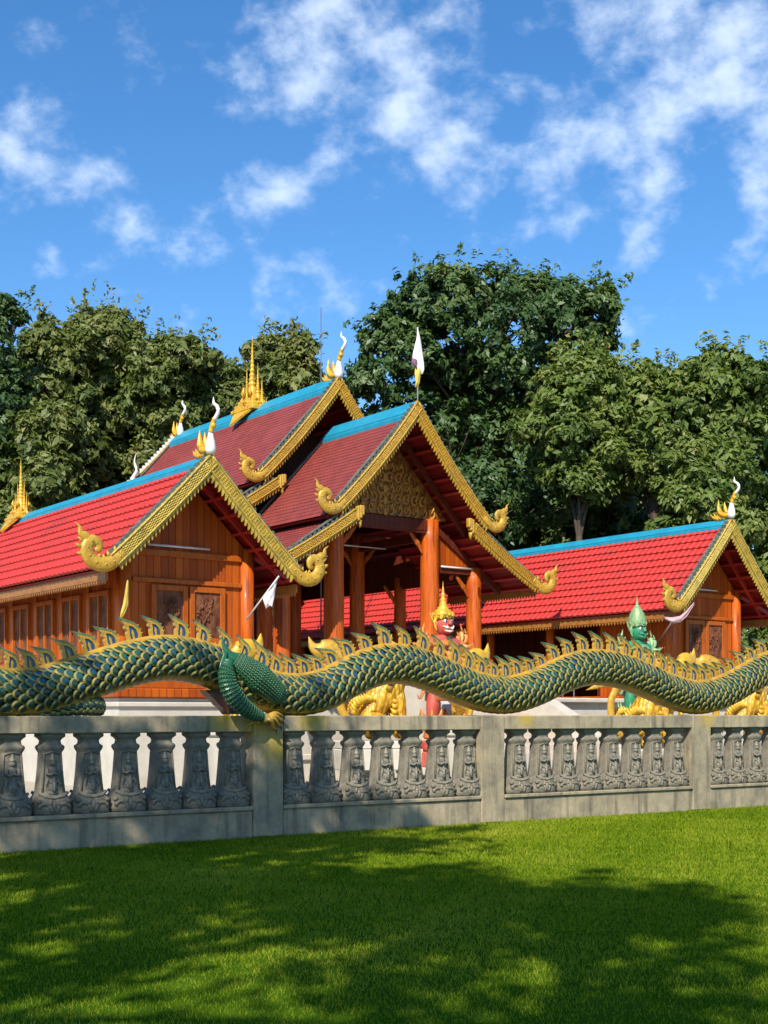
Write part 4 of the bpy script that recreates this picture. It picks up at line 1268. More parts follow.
# log columns
for y in (5.0, 8.3, 11.6, 14.9):
    for x, r, top in ((-3.12, .21, 5.45), (-1.56, .255, 6.62), (1.56, .255, 6.62), (3.12, .21, 5.45)):
        if y > 8: r *= .85
        if y > 9: top = 6.55
        mb = MB(); prof = []
        for i in range(9):
            f = i / 8
            prof.append((r * (1.06 - .1 * f + .012 * math.sin(i * 2.3 + x)), FLOOR - .06 + (top - FLOOR + .06) * f))
        mb.lathe(prof, c=(x, y, 0), n=18)
        c_o = mb.build('column', M['log'], hall)
        if y < 9:
            for sg in (-1, 1):
                bk = MB()
                if abs(x) > 3 and sg * x > 0: continue
                zz = top - .3 if abs(x) < 2 else 5.25
                zz = 5.95 if abs(x) < 2 and False else zz
                pts = spline([(x + sg * (r - .02), y, zz - .62), (x + sg * (r + .12), y, zz - .38), (x + sg * (r + .2), y, zz - .3), (x + sg * (r + .42), y, zz - .05)], 5)
                bk.sweep(pts, np.interp(np.linspace(0, 1, len(pts)), [0, .5, 1], [.03, .09, .05]), 0, n=8, ref=(0, 1, 0), flat=.5)
                bk.build('bracket', M['wood_frame'], c_o)
# terrace and stairs
mb = MB()
mb.box((0, 9.9, .87), (11.6, 16.0, 1.74)); mb.box((0, 9.9, 1.8), (11.9, 16.3, .13), 0, None, .03); mb.box((0, 1.86, .5), (11.7, .06, .14), 0, None, .02)
mb.build('terrace', M['plinth'], hall)
mb = MB()
ns_ = 11
for i in range(ns_):
    h = 1.80 * (i + 1) / (ns_ + 1)
    y0 = 1.74 - .33 * (ns_ - i)
    mb.box((0, (y0 + 1.74) / 2 - .0, h - .08), (2.9, 1.74 - y0, .16), 0, None, .01)
mb.build('staircase', M['step'], hall)
mb = MB()
for sg in (-1, 1):
    mb.prism([(-2.3, 0), (1.7, 0), (1.7, 2.1), (1.2, 2.1), (-1.9, .62), (-2.3, .62)], lambda u, v, w, sg=sg: Vector((sg * 1.68 + w, u, v)), .42)
mb.build('stair_parapet', M['plinth'], hall)

# ------------------------------------------------------------------ railings on the terrace
def railing(label, s0, s1, y, arch=True):
    r = thing('terrace_railing', label, 'railing', G((s0 + s1) / 2, y, 1.87), GROT, 'steel railings on the terrace')
    h = (s1 - s0) / 2
    mb = MB(); mb.sweep([(-h, 0, .78), (h, 0, .78)], .025, n=8); mb.sweep([(-h, 0, .45), (h, 0, .45)], .018, n=8)
    if arch:
        mb.sweep(spline([(-h * .7, 0, .78), (-h * .35, 0, .92), (0, 0, .97), (h * .35, 0, .92), (h * .7, 0, .78)], 5), .018, n=8)
        mb.ball((0, 0, 1.0), (.07, .05, .09))
    mb.build('handrail', M['metal'], r)
    mb = MB(); n = max(3, int(2 * h / .35))
    for i in range(n + 1):
        x = -h + 2 * h * i / n
        mb.sweep([(x, 0, 0), (x, 0, .8)], .018, n=7)
    mb.build('baluster_bars', M['metal'], r)
railing('grey steel railing on the terrace behind the red giant, with low arch', 9.75, 12.2, 2.3)
railing('plain grey steel railing on the terrace at the foot of the left log column', 3.0, 5.9, 2.3, arch=False)

# ------------------------------------------------------------------ flags and rods
def flag(name, label, base, tip, shape, mat, pole_mat, r=.022, accents=()):
    b = Vector(base); t = Vector(tip)
    f = thing(name, label, 'flag', b, 0)
    mb = MB(); mb.sweep([(0, 0, 0), tuple(t - b)], r, n=8); mb.build('pole', pole_mat, f)
    def cloth(shape, mat, nm, push):
        mb = MB(); n = len(shape)
        m = 6; verts = []; faces = []
        for i, (p, q) in enumerate(shape):
            p = Vector(p); q = Vector(q)
            for k in range(m + 1):
                g = k / m
                w = .035 * math.sin(g * 7 + i * .8) * min(1, g * 3)
                v = p.lerp(q, g)
                verts.append((v.x, v.y + w + push, v.z))
        for side in (0, 1):
            pass
        for i in range(n - 1):
            for k in range(m):
                faces.append((i * (m + 1) + k, i * (m + 1) + k + 1, (i + 1) * (m + 1) + k + 1, (i + 1) * (m + 1) + k))
        mb.add(verts, faces, 0, True)
        o = mb.build(nm, mat, f)
        so = o.modifiers.new('Solidify', 'SOLIDIFY'); so.thickness = .008
        return o
    cl = cloth(shape, mat, 'cloth', 0)
    for sh_, m_ in accents:
        cloth(sh_, m_, 'band', -.02)
    return f
# porch apex flag: limp white cloth over a yellow one
b = G(7.95, 3.56, 9.2)
k = 1 / FPX * b.y
flag('roof_flag', 'limp white and yellow flag on white pole above the porch gable', b, b + Vector((0, 0, 2.02)),
     [((0, 0, 2.0), (.0, 0, 1.98)), ((-.04, 0, 1.72), (.10, 0, 1.70)), ((-.14, 0, 1.40), (.16, 0, 1.35)), ((-.20, 0, 1.12), (.20, 0, 1.08)), ((-.08, 0, .98), (.21, 0, .92)), ((.0, 0, .82), (.16, 0, .80))], M['flag_white'], M['pole_white'],
     accents=[([((-.17, -.02, 1.22), (-.02, -.02, 1.16)), ((-.2, -.02, 1.12), (.0, -.02, 1.0)), ((-.1, -.02, .99), (.0, -.02, .92))], M['flag_purple']),
              ([((-.08, -.01, .98), (.1, -.01, .92)), ((-.1, -.01, .8), (.09, -.01, .76)), ((-.06, -.01, .62), (.06, -.01, .58)), ((-.1, -.01, .46), (-.0, -.01, .44))], M['flag_yellow'])])
for o_ in COL.objects:
    if o_.name.startswith('roof_flag'): o_.scale = (.78, 1, .97)
# flags leaning from the pavilions
def pxp(x, y, dep): return Vector(((x - 384) / FPX * dep, dep, EYE + (HOR - y) / FPX * dep))
a = pxp(246, 620, 25.9); t = pxp(279, 576, 25.6)
d = lambda x, y, dep=25.7: pxp(x, y, dep) - a
flag('wall_flag', 'white flag on slanted pole beside the log post of the nearer pavilion', a, t,
     [(d(278, 578), d(277, 579)), (d(272, 586), d(275, 590)), (d(265, 594), d(274, 598)), (d(263, 599), d(272, 607)), (d(266, 609), d(270, 605))], M['flag_white'], M['pole_white'], r=.018)
a = pxp(126, 600, 24.2); t = pxp(127, 580, 24.1)
d = lambda x, y, dep=24.1: pxp(x, y, dep) - a
flag('wall_flag', 'narrow yellow and white flag hanging at the corner of the nearer pavilion', a, pxp(127.5, 579, 24.1),
     [(d(127, 580), d(128, 580)), (d(125, 592), d(128, 594)), (d(123, 604), d(128, 604)), (d(121, 612), d(125, 613)), (d(120, 620), d(121, 620))], M['flag_yellow'], M['pole_wood'], r=.015)
a = pxp(655, 648, 33.0); t = pxp(672, 622, 32.6)
d = lambda x, y, dep=32.7: pxp(x, y, dep) - a
flag('wall_flag', 'pale pink flag on dark slanted pole before the farther pavilion', a, t,
     [(d(664, 617), d(665, 619)), (d(672, 617.5), d(673, 624)), (d(680, 616), d(681, 622)), (d(686, 611), d(687, 616)), (d(694, 602), d(694, 604))], M['flag_pink'], M['pole_wood'], r=.03)
# thin mast behind the hall
mm = MB(); mm.sweep([(0, 0, 0), (0, 0, 11.8)], [.03, .012], n=8)
for zz in (10.4, 11.0): mm.sweep([(-.12, 0, zz), (.12, 0, zz)], .012, n=6)
pm_ = pxp(321, 714, 39.5); o = mm.build('antenna_mast', M['metal'], None, (pm_.x, pm_.y, 2.0)); tag(o, 'thin grey mast rising beside the upper roof finial', 'mast')

# ------------------------------------------------------------------ guardian giants
def giant(label, loc, rotz, skin, orna, red):
    g = thing('giant_statue', label, 'statue', loc, rotz, 'guardian giants by the stairs')
    V = [(0, 0, 1.55), (0, 0, 1.85), (0, -.02, 2.15), (0, 0, 2.40), (0, 0, 2.53),
         (.42, 0, 2.28), (.62, -.02, 1.92), (.34, -.34, 1.72), (.10, -.44, 1.70),
         (-.42, 0, 2.28), (-.62, -.02, 1.92), (-.34, -.34, 1.72), (-.10, -.44, 1.70),
         (.24, 0, 1.42), (.36, -.10, .82), (.34, .02, .22), (.36, -.22, .08),
         (-.24, 0, 1.42), (-.36, -.10, .82), (-.34, .02, .22), (-.36, -.22, .08)]
    E = [(0, 1), (1, 2), (2, 3), (3, 4), (3, 5), (5, 6), (6, 7), (7, 8), (3, 9), (9, 10), (10, 11), (11, 12), (0, 13), (13, 14), (14, 15), (15, 16), (0, 17), (17, 18), (18, 19), (19, 20)]
    R = [(.30, .24), (.27, .22), (.33, .25), (.22, .19), (.13, .13), .17, .13, .11, .09, .17, .13, .11, .09, .22, .17, .12, .09, .22, .17, .12, .09]
    body = skin_mesh('body', V, E, R, skin, g)
    # head with features
    hd = MB()
    hd.ball((0, -.03, 2.78), (.235, .25, .28), 0, n=18, m=12)
    hd.ball((0, -.20, 2.65), (.17, .13, .12), 0, n=12, m=8)
    hd.sweep(spline([(0, -.25, 2.86), (0, -.31, 2.80), (0, -.33, 2.745)], 3), [.035, .04, .047, .055, .06, .06, .05][:7], 0, n=8)
    for sx in (-1, 1):
        hd.ball((sx * .095, -.245, 2.84), (.058, .035, .042), 1, n=10, m=7)
        hd.ball((sx * .095, -.277, 2.84), (.026, .015, .028), 2, n=8, m=6)
        hd.sweep([(sx * .03, -.265, 2.885), (sx * .10, -.27, 2.915), (sx * .18, -.22, 2.90)], [.016, .024, .01], 2, n=6)
        hd.ball((sx * .235, 0, 2.76), (.04, .07, .11), 0, n=10, m=7)
        mo = 1 if red else 0
        hd.sweep([(sx * .03, -.325, 2.665), (sx * .11, -.31, 2.685), (sx * .19, -.25, 2.72)], [.022, .024, .012], mo, n=6)
        hd.sweep([(sx * .08, -.325, 2.64), (sx * .10, -.345, 2.69), (sx * .105, -.34, 2.745)], [.02, .016, .003], mo, n=6)
    hd.sweep([(-.14, -.285, 2.61), (0, -.325, 2.59), (.14, -.285, 2.61)], [.015, .025, .015], mo, n=7)
    hd.build('head', [skin, M['eye_white'], M['eye_black']], g).scale = (.86, .92, 1)
    cr = MB()
    prof = [(.275, 2.88), (.29, 2.91), (.265, 2.95), (.285, 2.99), (.27, 3.05), (.22, 3.11), (.15, 3.14), (.165, 3.17), (.12, 3.19), (.10, 3.23), (.115, 3.26), (.085, 3.28), (.075, 3.34), (.088, 3.37), (.06, 3.39), (.05, 3.46), (.06, 3.48), (.04, 3.50), (.032, 3.58), (.038, 3.60), (.02, 3.63), (.012, 3.70), (.004, 3.80)]
    if not red: prof = [(.275, 2.88), (.30, 2.92), (.285, 2.96), (.30, 3.0), (.285, 3.06), (.29, 3.09), (.265, 3.15), (.268, 3.18), (.23, 3.24), (.235, 3.27), (.18, 3.33), (.185, 3.36), (.13, 3.41), (.09, 3.47), (.05, 3.52), (.06, 3.54), (.025, 3.58), (.015, 3.66), (.004, 3.76)]
    cr.lathe(prof, c=(0, .0, 0), n=20)
    for sx in (-1, 1):
        cr.sweep(spline([(sx * .26, -.02, 2.90), (sx * .29, -.02, 2.75), (sx * .25, -.06, 2.62)], 4), np.linspace(.045, .02, 9), 0, n=8)
        cr.sweep(spline([(sx * .27, .02, 2.78), (sx * .36, .04, 2.92), (sx * .40, .05, 3.06)], 4), np.linspace(.07, .005, 9), 0, n=8, flat=.5)
    for a in range(12):
        th = a * PI / 6
        cr.sweep([(math.cos(th) * .28, math.sin(th) * .28, 2.92), (math.cos(th) * .30, math.sin(th) * .30, 3.0), (math.cos(th) * .27, math.sin(th) * .27, 3.08)], [.045, .035, .004], 0, n=6)
    cr.build('crown', M['gold_bright'] if red else orna, g).scale = (.86, .9, 1)
    co = MB()
    co.lathe([(.16, 2.44), (.26, 2.40), (.40, 2.32), (.44, 2.26), (.38, 2.24), (.2, 2.30)], c=(0, -.01, 0), n=20, sy=.72)
    for sx in (-1, 1):
        for q, (h, o) in enumerate(((.42, .50), (.30, .62), (.22, .40))):
            co.sweep(spline([(sx * (o - .14), 0, 2.22), (sx * o, 0, 2.38), (sx * (o + .06), .02, 2.40 + h * .5), (sx * (o + .02), .02, 2.40 + h)], 4), np.interp(np.linspace(0, 1, 13), [0, .4, 1], [.09, .10, .004]), 0, n=8, flat=.5)
        co.lathe([(.14, 1.78), (.165, 1.82), (.15, 1.90), (.165, 1.95), (.14, 1.99)], c=(sx * .60, -.03, 0), n=14)
    for sx in (-1, 1):
        co.ball((sx * .46, 0, 2.25), (.21, .19, .17), 0, n=12, m=8)
        for q in range(5):
            a = -.9 + q * .45
            co.sweep([(sx * .46, math.sin(a) * .2, 2.26), (sx * (.58 + .05 * math.cos(a)), math.sin(a) * .26, 2.24), (sx * (.70 + .06 * math.cos(a)), math.sin(a) * .34, 2.34)], [.07, .055, .004], 0, n=7)
    # crossed chest bands, belt, skirt, boots
    co.sweep([(-.36, -.10, 2.30), (0, -.28, 2.04), (.30, -.17, 1.72)], .04, 0, n=8)
    co.sweep([(.36, -.10, 2.30), (0, -.285, 2.04), (-.30, -.17, 1.72)], .04, 0, n=8)
    co.ball((0, -.29, 2.04), (.10, .05, .11), 0)
    co.lathe([(.33, 1.72), (.36, 1.66), (.34, 1.60), (.40, 1.45), (.46, 1.15), (.47, .95), (.42, .95)], n=20, sy=.78)
    co.sweep([(0, -.34, 1.62), (0, -.42, 1.2), (0, -.42, .72)], [.10, .13, .05], 0, n=8, flat=.5)
    for sx in (-1, 1):
        co.lathe([(.15, .04), (.20, .10), (.17, .18), (.19, .24), (.16, .32), (.20, .38), (.18, .46), (.21, .54), (.17, .60)], c=(sx * .345, 0, 0), n=14)
        for q in range(6):
            a = q * PI / 3
            co.sweep([(sx * .345 + math.cos(a) * .17, math.sin(a) * .17, .52), (sx * .345 + math.cos(a) * .26, math.sin(a) * .26, .62), (sx * .345 + math.cos(a) * .28, math.sin(a) * .28, .78)], [.07, .055, .004], 0, n=7)
        co.sweep(spline([(sx * .40, -.1, 1.55), (sx * .60, -.12, 1.25), (sx * .72, -.1, 1.0), (sx * .80, -.1, 1.1)], 4), np.linspace(.11, .01, 13), 0, n=8, flat=.5)
    co.build('regalia', orna, g)
    cl = MB()
    cl.sweep([(0, -.46, 1.85), (0, -.46, .05)], [.055, .075], 0, n=12)
    cl.ball((0, -.46, 1.9), (.09, .09, .10), 0)
    cl.build('club', M['gold_bright'], g)
    pd = MB(); pd.box((0, -.05, -.12), (1.5, 1.2, .24), 0, None, .04); pd.box((0, -.05, -.42), (1.7, 1.4, .36), 1, None, .03); pd.box((0, -.05, -.69), (1.8, 1.5, .18), 2, None, .02)
    pd.build('pedestal', [M['skin_red'] if red else M['plinth'], M['skin_red'] if red else M['gold_bright'], M['plinth']], g)
    return g
RG = pxp(443, 714, 27.4); GG = pxp(637, 714, 31.4)
giant('red skinned guardian giant statue with tall golden crown', (RG.x, RG.y, .885), math.radians(32), M['skin_red'], M['orna_red'], True).scale = (.88, .88, .885)
giant('green skinned guardian giant statue with tall pale green crown', (GG.x, GG.y, 1.06), math.radians(34), M['skin_green'], M['orna_green'], False).scale = (.88, .88, .86)

# ------------------------------------------------------------------ golden lions
def lion():
    g = thing('guardian_lion', '', 'lion statue', (0, 0, 0), 0, 'golden lions by the stairs')
    # seated, facing -x; rump at +x
    V = [(.35, 0, .62), (.10, 0, .95), (-.22, 0, 1.25), (-.40, 0, 1.62), (-.52, 0, 1.86), (-.80, 0, 1.80),
         (-.38, .24, 1.10), (-.46, .25, .60), (-.48, .25, .14), (-.66, .25, .08),
         (-.38, -.24, 1.10), (-.46, -.25, .60), (-.48, -.25, .14), (-.66, -.25, .08),
         (.42, .28, .50), (.02, .34, .52), (.22, .34, .12), (-.08, .36, .08),
         (.42, -.28, .50), (.02, -.34, .52), (.22, -.34, .12), (-.08, -.36, .08)]
    E = [(0, 1), (1, 2), (2, 3), (3, 4), (4, 5), (2, 6), (6, 7), (7, 8), (8, 9), (2, 10), (10, 11), (11, 12), (12, 13), (0, 14), (14, 15), (15, 16), (16, 17), (0, 18), (18, 19), (19, 20), (20, 21)]
    R = [.34, .36, .38, .27, .27, .15, .20, .14, .12, .10, .20, .14, .12, .10, .25, .22, .13, .10, .25, .22, .13, .10]
    skin_mesh('body', V, E, R, M['gold_feather'], g)
    mn = MB()
    for ring in range(3):
        for a in range(11):
            th = -PI * .15 + a * PI * 1.3 / 10 - PI * .15
            r = .30 + ring * .04
            c = Vector((-.36 + ring * .10, math.cos(th) * r, 1.78 - ring * .14 + math.sin(th) * r))
            o = Vector((.35, math.cos(th) * .5, math.sin(th) * .5))
            mn.sweep([tuple(c), tuple(c + o * .25), tuple(c + o * .45 + Vector((0, 0, .10)))], [.10, .075, .004], 0, n=7)
    mn.sweep(spline([(-.45, 0, 2.05), (-.38, 0, 2.28), (-.28, 0, 2.40), (-.30, 0, 2.58)], 4), np.linspace(.12, .006, 13), 0, n=8)
    mn.build('mane', M['gold'], g)
    for sy in (-1, 1):
        lk = MB()
        for q in range(9):      # flame locks along haunch and foreleg, overlapping one another
            a = .1 + q * .24
            c = Vector((.38 + .33 * math.cos(a), sy * (.38 - .02 * abs(q - 4)), .62 + .35 * math.sin(a)))
            lk.sweep([tuple(c), (c.x + .09, c.y + sy * .04, c.z + .05), (c.x + .14, c.y + sy * .03, c.z + .17)], [.08, .06, .004], 0, n=7)
        lk.build('haunch_locks', M['gold_bright'], g)
        lk = MB()
        for q in range(6):
            c = Vector((-.34 + .012 * q, sy * .30, .95 - q * .13))
            lk.sweep([tuple(c), (c.x + .09, c.y + sy * .03, c.z + .0), (c.x + .16, c.y + sy * .02, c.z + .10)], [.085, .06, .004], 0, n=7)
        lk.build('foreleg_locks', M['gold_bright'], g)
    tl = MB()
    pts = spline([(.62, 0, .35), (.95, 0, .70), (1.0, 0, 1.25), (.82, 0, 1.70), (.95, 0, 2.05), (1.28, 0, 2.12)], 6)
    tl.sweep(pts, np.interp(np.linspace(0, 1, len(pts)), [0, .5, .75, 1], [.11, .10, .20, .16]), 0, n=10, ref=(0, 1, 0), flat=.6)
    pts = spline([(.95, 0, 2.08), (1.25, 0, 2.18), (1.5, 0, 2.15), (1.68, 0, 2.25), (1.78, 0, 2.48)], 5)
    tl.sweep(pts, np.interp(np.linspace(0, 1, len(pts)), [0, .4, .7, 1], [.22, .25, .13, .005]), 0, n=10, ref=(0, 1, 0), flat=.45)
    for q in range(4):
        tl.sweep([(.85 + .1 * q, 0, 1.9 + .03 * q), (.95 + .16 * q, 0, 1.72 - .03 * q), (1.25 + .16 * q, 0, 1.66 - .04 * q)], [.10, .08, .004], 0, n=7, ref=(0, 1, 0), flat=.5)
    tl.build('tail', M['gold'], g)
    fc = MB()
    for sy in (-1, 1):
        fc.ball((-.70, sy * .15, 1.98), (.05, .06, .06), 1, n=8, m=6)
        fc.ball((-.74, sy * .16, 1.98), (.02, .03, .03), 2, n=7, m=5)
        fc.sweep([(-.45, sy * .22, 2.05), (-.40, sy * .30, 2.2), (-.36, sy * .30, 2.3)], [.07, .06, .005], 0, n=7)
    fc.sweep([(-.90, -.10, 1.74), (-.97, 0, 1.73), (-.90, .10, 1.74)], .025, 1, n=7)
    fc.build('face', [M['gold'], M['eye_white'], M['eye_black']], g)
    pd = MB(); pd.box((.1, 0, -.10), (1.9, 1.1, .2), 0, None, .03); pd.box((.1, 0, -.45), (2.0, 1.2, .5), 0, None, .02)
    pd.build('pedestal', M['plinth'], g)
    return g
L0 = lion()
lions = [(380, 27.0, .90, .86, 'golden lion left of the red giant, legs showing beneath the first naga arch'),
         (645, 29.6, .66, .86, 'golden lion in front of the green giant, haunch showing beneath the second naga arch'),
         (746, 31.5, .80, .86, 'golden lion at the right edge, legs beneath the rising naga coil')]
for i, (x, dep, z, k, lab) in enumerate(lions):
    o = L0 if i == 0 else copy_tree(L0)
    p = pxp(x, 714, dep)
    o.location = (p.x, p.y, z); o.rotation_euler.z = math.radians(198); o.scale = (k, k, k); o['label'] = lab

def swan():
    g = thing('golden_swan', '', 'bird statue', (0, 0, 0), 0, 'golden swans along the court')
    V = [(0, 0, .55), (-.28, 0, .62), (-.46, 0, .80), (-.50, 0, 1.02), (-.42, 0, 1.20), (-.56, 0, 1.24), (.30, 0, .62), (.02, .14, .30), (.0, .16, .04), (-.14, .16, .02), (.02, -.14, .30), (.0, -.16, .04), (-.14, -.16, .02)]
    E = [(0, 1), (1, 2), (2, 3), (3, 4), (4, 5), (0, 6), (0, 7), (7, 8), (8, 9), (0, 10), (10, 11), (11, 12)]
    skin_mesh('body', V, E, [.26, .20, .11, .085, .10, .05, .18, .08, .05, .04, .08, .05, .04], M['gold_feather'], g)
    tl = MB()
    pts = spline([(.20, 0, .60), (.30, 0, .85), (.14, 0, 1.15), (.24, 0, 1.36), (.50, 0, 1.40), (.62, 0, 1.50), (.66, 0, 1.70)], 5)
    tl.sweep(pts, np.interp(np.linspace(0, 1, len(pts)), [0, .25, .5, .65, .85, 1], [.16, .15, .20, .20, .09, .005]), 0, n=10, ref=(0, 1, 0), flat=.5)
    for q in range(5):
        x0 = .16 + .10 * q; z0 = 1.22 - .06 * q
        pts = spline([(x0 - .1, 0, z0 + .1), (x0 + .10, 0, z0 - .02), (x0 + .30, 0, z0 - .10), (x0 + .42, 0, z0 - .04)], 4)
        tl.sweep(pts, np.interp(np.linspace(0, 1, len(pts)), [0, .5, 1], [.10, .08, .004]), 0, n=8, ref=(0, 1, 0), flat=.5)
    tl.build('tail', M['gold_bright'], g)
    wg = MB()
    for sy in (-1, 1):
        for q in range(4):
            pts = spline([(-.2 + .05 * q, sy * .22, .72 - .06 * q), (.08 + .05 * q, sy * .29, .78 - .05 * q), (.36 + .03 * q, sy * .26, .92 - .06 * q)], 4)
            wg.sweep(pts, np.interp(np.linspace(0, 1, len(pts)), [0, .5, 1], [.06, .085, .004]), 0, n=7, flat=.5)
    wg.build('wings', M['gold'], g)
    hd = MB()
    hd.sweep([(-.56, 0, 1.26), (-.68, 0, 1.24), (-.78, 0, 1.18)], [.06, .045, .01], 0, n=8)
    hd.sweep(spline([(-.42, 0, 1.28), (-.36, 0, 1.38), (-.30, 0, 1.50)], 4), np.linspace(.06, .005, 9), 0, n=7)
    hd.build('beak_and_crest', M['gold'], g)
    pd = MB(); pd.box((.05, 0, -.10), (.9, .7, .2), 0, None, .03); pd.box((.05, 0, -.65), (.8, .6, .896), 0, None, .02)
    pd.build('pedestal', M['plinth'], g)
    return g
S0 = swan()
for i, (x, y, dep, k, lab) in enumerate([(261, 633, 24.0, 1.0, 'golden swan behind the naga foreleg, upturned tail showing above'),
                                         (488, 643, 26.6, 1.0, 'golden swan right of the red giant, upturned tail above the naga fins'),
                                         (694, 648, 30.2, 1.0, 'golden swan right of the green giant, upturned tail above the naga fins')]):
    o = S0 if i == 0 else copy_tree(S0)
    p = pxp(x, y, dep)
    rz = math.radians(38)
    o.rotation_euler.z = rz; o['label'] = lab
    o.location = (p.x - .66 * math.cos(rz), p.y - .66 * math.sin(rz), p.z - 1.70)

# ------------------------------------------------------------------ trees
LEAF = {}
LEAF['teak'] = attr_mat('teak_leaves', (.045, .078, .016), (.125, .160, .036), (.25, .235, .085), rough=.5, translucent=.22, spec=.3)
LEAF['dark'] = attr_mat('dark_leaves', (.028, .066, .018), (.070, .125, .032), (.14, .19, .06), rough=.45, translucent=.18, spec=.35)
LEAF['fresh'] = attr_mat('fresh_leaves', (.050, .092, .016), (.13, .185, .036), (.24, .25, .07), rough=.5, translucent=.25, spec=.3)
def leaf_mesh(name, C, Nn, size, tint, mat, parent):
    """C: leaf centres, Nn: leaf normals; one bent four-point leaf each."""
    n = len(C)
    rng = np.random.default_rng(n)
    r = rng.normal(size=(n, 3)); a = np.cross(Nn, r); a /= np.linalg.norm(a, axis=1)[:, None] + 1e-9
    b = np.cross(Nn, a)
    s = size[:, None]
    V = np.empty((n, 4, 3))
    V[:, 0] = C - a * s * .55
    V[:, 1] = C + b * s * .27 + Nn * s * .09 + a * s * .08
    V[:, 2] = C + a * s * .66 - Nn * s * .20
    V[:, 3] = C - b * s * .27 + Nn * s * .09 + a * s * .08
    me = bpy.data.meshes.new(name)
    me.vertices.add(n * 4); me.vertices.foreach_set('co', V.ravel())
    me.loops.add(n * 4); me.loops.foreach_set('vertex_index', np.arange(n * 4))
    me.polygons.add(n); me.polygons.foreach_set('loop_start', np.arange(n) * 4)
    me.update(calc_edges=True)
    at = me.attributes.new('tint', 'FLOAT', 'POINT'); at.data.foreach_set('value', np.repeat(tint, 4))
    me.materials.append(mat)
    o = bpy.data.objects.new(name, me); COL.objects.link(o); o.parent = parent
    return o
def tree(name, label, x, y, h, rx, ry, zb, kind, seed, nl=14, clump=26, per=34, leaf=.34, lobes=None, group='trees behind the temple', spread=.62, yellow=0.0, trunk_r=.22):
    rng = np.random.default_rng(seed)
    t = thing(name, label, 'tree', (x, y, 0), 0, group)
    H = h - zb
    # lobes of the crown: (offset x, y, z, radius)
    if lobes is None:
        lobes = []
        for i in range(nl):
            f = (i + rng.uniform(.2, .8)) / nl
            z = zb + H * (.04 + .90 * f)
            wid = min(1.0, (.55 + .9 * f) if f < .5 else math.sqrt(max(.05, 1 - ((f - .5) / .54) ** 2)))
            a = i * 2.4 + rng.uniform(-.6, .6)
            rad = rng.uniform(.15, .95) * wid
            lobes.append((math.cos(a) * rx * rad * .9, math.sin(a) * ry * rad * .9, z, rng.uniform(.20, .36) * rx))
        for i in range(8):
            q = rng.uniform(-.7, .7)
            lobes.append((q * rx, rng.uniform(-.3, .3) * ry, h - (.06 + .5 * q * q) * rx - rng.uniform(0, .18) * rx, rng.uniform(.07, .15) * rx))
    Cs, Ns, Ss, Ts = [], [], [], []
    for (lx, ly, lz, lr) in lobes:
        cl_t = rng.normal(.42, .12) + yellow
        for c in range(clump + clump // 2):
            sprig = c >= clump
            u = rng.normal(size=3); u /= np.linalg.norm(u)
            if u[2] < -.75: u[2] *= -.6
            rr = lr * (rng.uniform(1.08, 1.50) if sprig else rng.uniform(.70, 1.14))
            cc = np.array([lx, ly, lz]) + u * rr * np.array([1, 1, .85])
            ct = cl_t + rng.normal(0, .10)
            k = int(per * (rng.uniform(.2, .4) if sprig else rng.uniform(.6, 1.3)))
            off = rng.normal(size=(k, 3)) * np.array([spread, spread, spread * .75]) * .55 * max(.55, min(1.2, lr / 2.0))
            nn = off * .5 + u * .9 + np.array([0, -.25, .40]) + rng.normal(size=(k, 3)) * .45
            nn /= np.linalg.norm(nn, axis=1)[:, None]
            Cs.append(cc + off); Ns.append(nn)
            Ss.append(leaf * rng.uniform(.5, 1.45, k)); Ts.append(np.clip(ct + rng.normal(0, .10, k), 0, 1))
    zs = sorted(lobes, key=lambda q: -q[2])
    pool = zs[:max(6, len(zs) // 2)]
    for i in range(26):
        lx, ly, lz, lr = pool[int(rng.integers(len(pool)))]
        u = np.array([rng.normal() * .55, rng.normal() * .4, 1.0]); u /= np.linalg.norm(u)
        L_ = rng.uniform(.5, 1.25) * min(1.0, rx / 2.3)
        k = int(rng.uniform(14, 30))
        f = rng.uniform(.2, 1, k)
        cc = np.array([lx, ly, lz]) + u * lr * .95 + u * (f * L_)[:, None] + rng.normal(size=(k, 3)) * (.22 * (1.15 - f))[:, None]
        nn = u * .2 + np.array([0, -.5, .5]) + rng.normal(size=(k, 3)) * .6
        nn /= np.linalg.norm(nn, axis=1)[:, None]
        Cs.append(cc); Ns.append(nn); Ss.append(leaf * rng.uniform(.5, 1.15, k)); Ts.append(np.clip(.55 + yellow * 1.5 + rng.normal(0, .14, k), 0, 1))
    C = np.concatenate(Cs); C[:, 2] = np.maximum(C[:, 2], .4)
    leaf_mesh('crown', C, np.concatenate(Ns), np.concatenate(Ss), np.concatenate(Ts), LEAF[kind], t)
    mb = MB()
    tp = spline([(0, 0, -.1), (rng.uniform(-.2, .2), rng.uniform(-.2, .2), h * .3), (rng.uniform(-.4, .4), rng.uniform(-.3, .3), h * .6), (rng.uniform(-.3, .3), 0, h * .88)], 5)
    mb.sweep(tp, np.linspace(trunk_r, .05, len(tp)), 0, n=10, ref=(0, 1, 0))
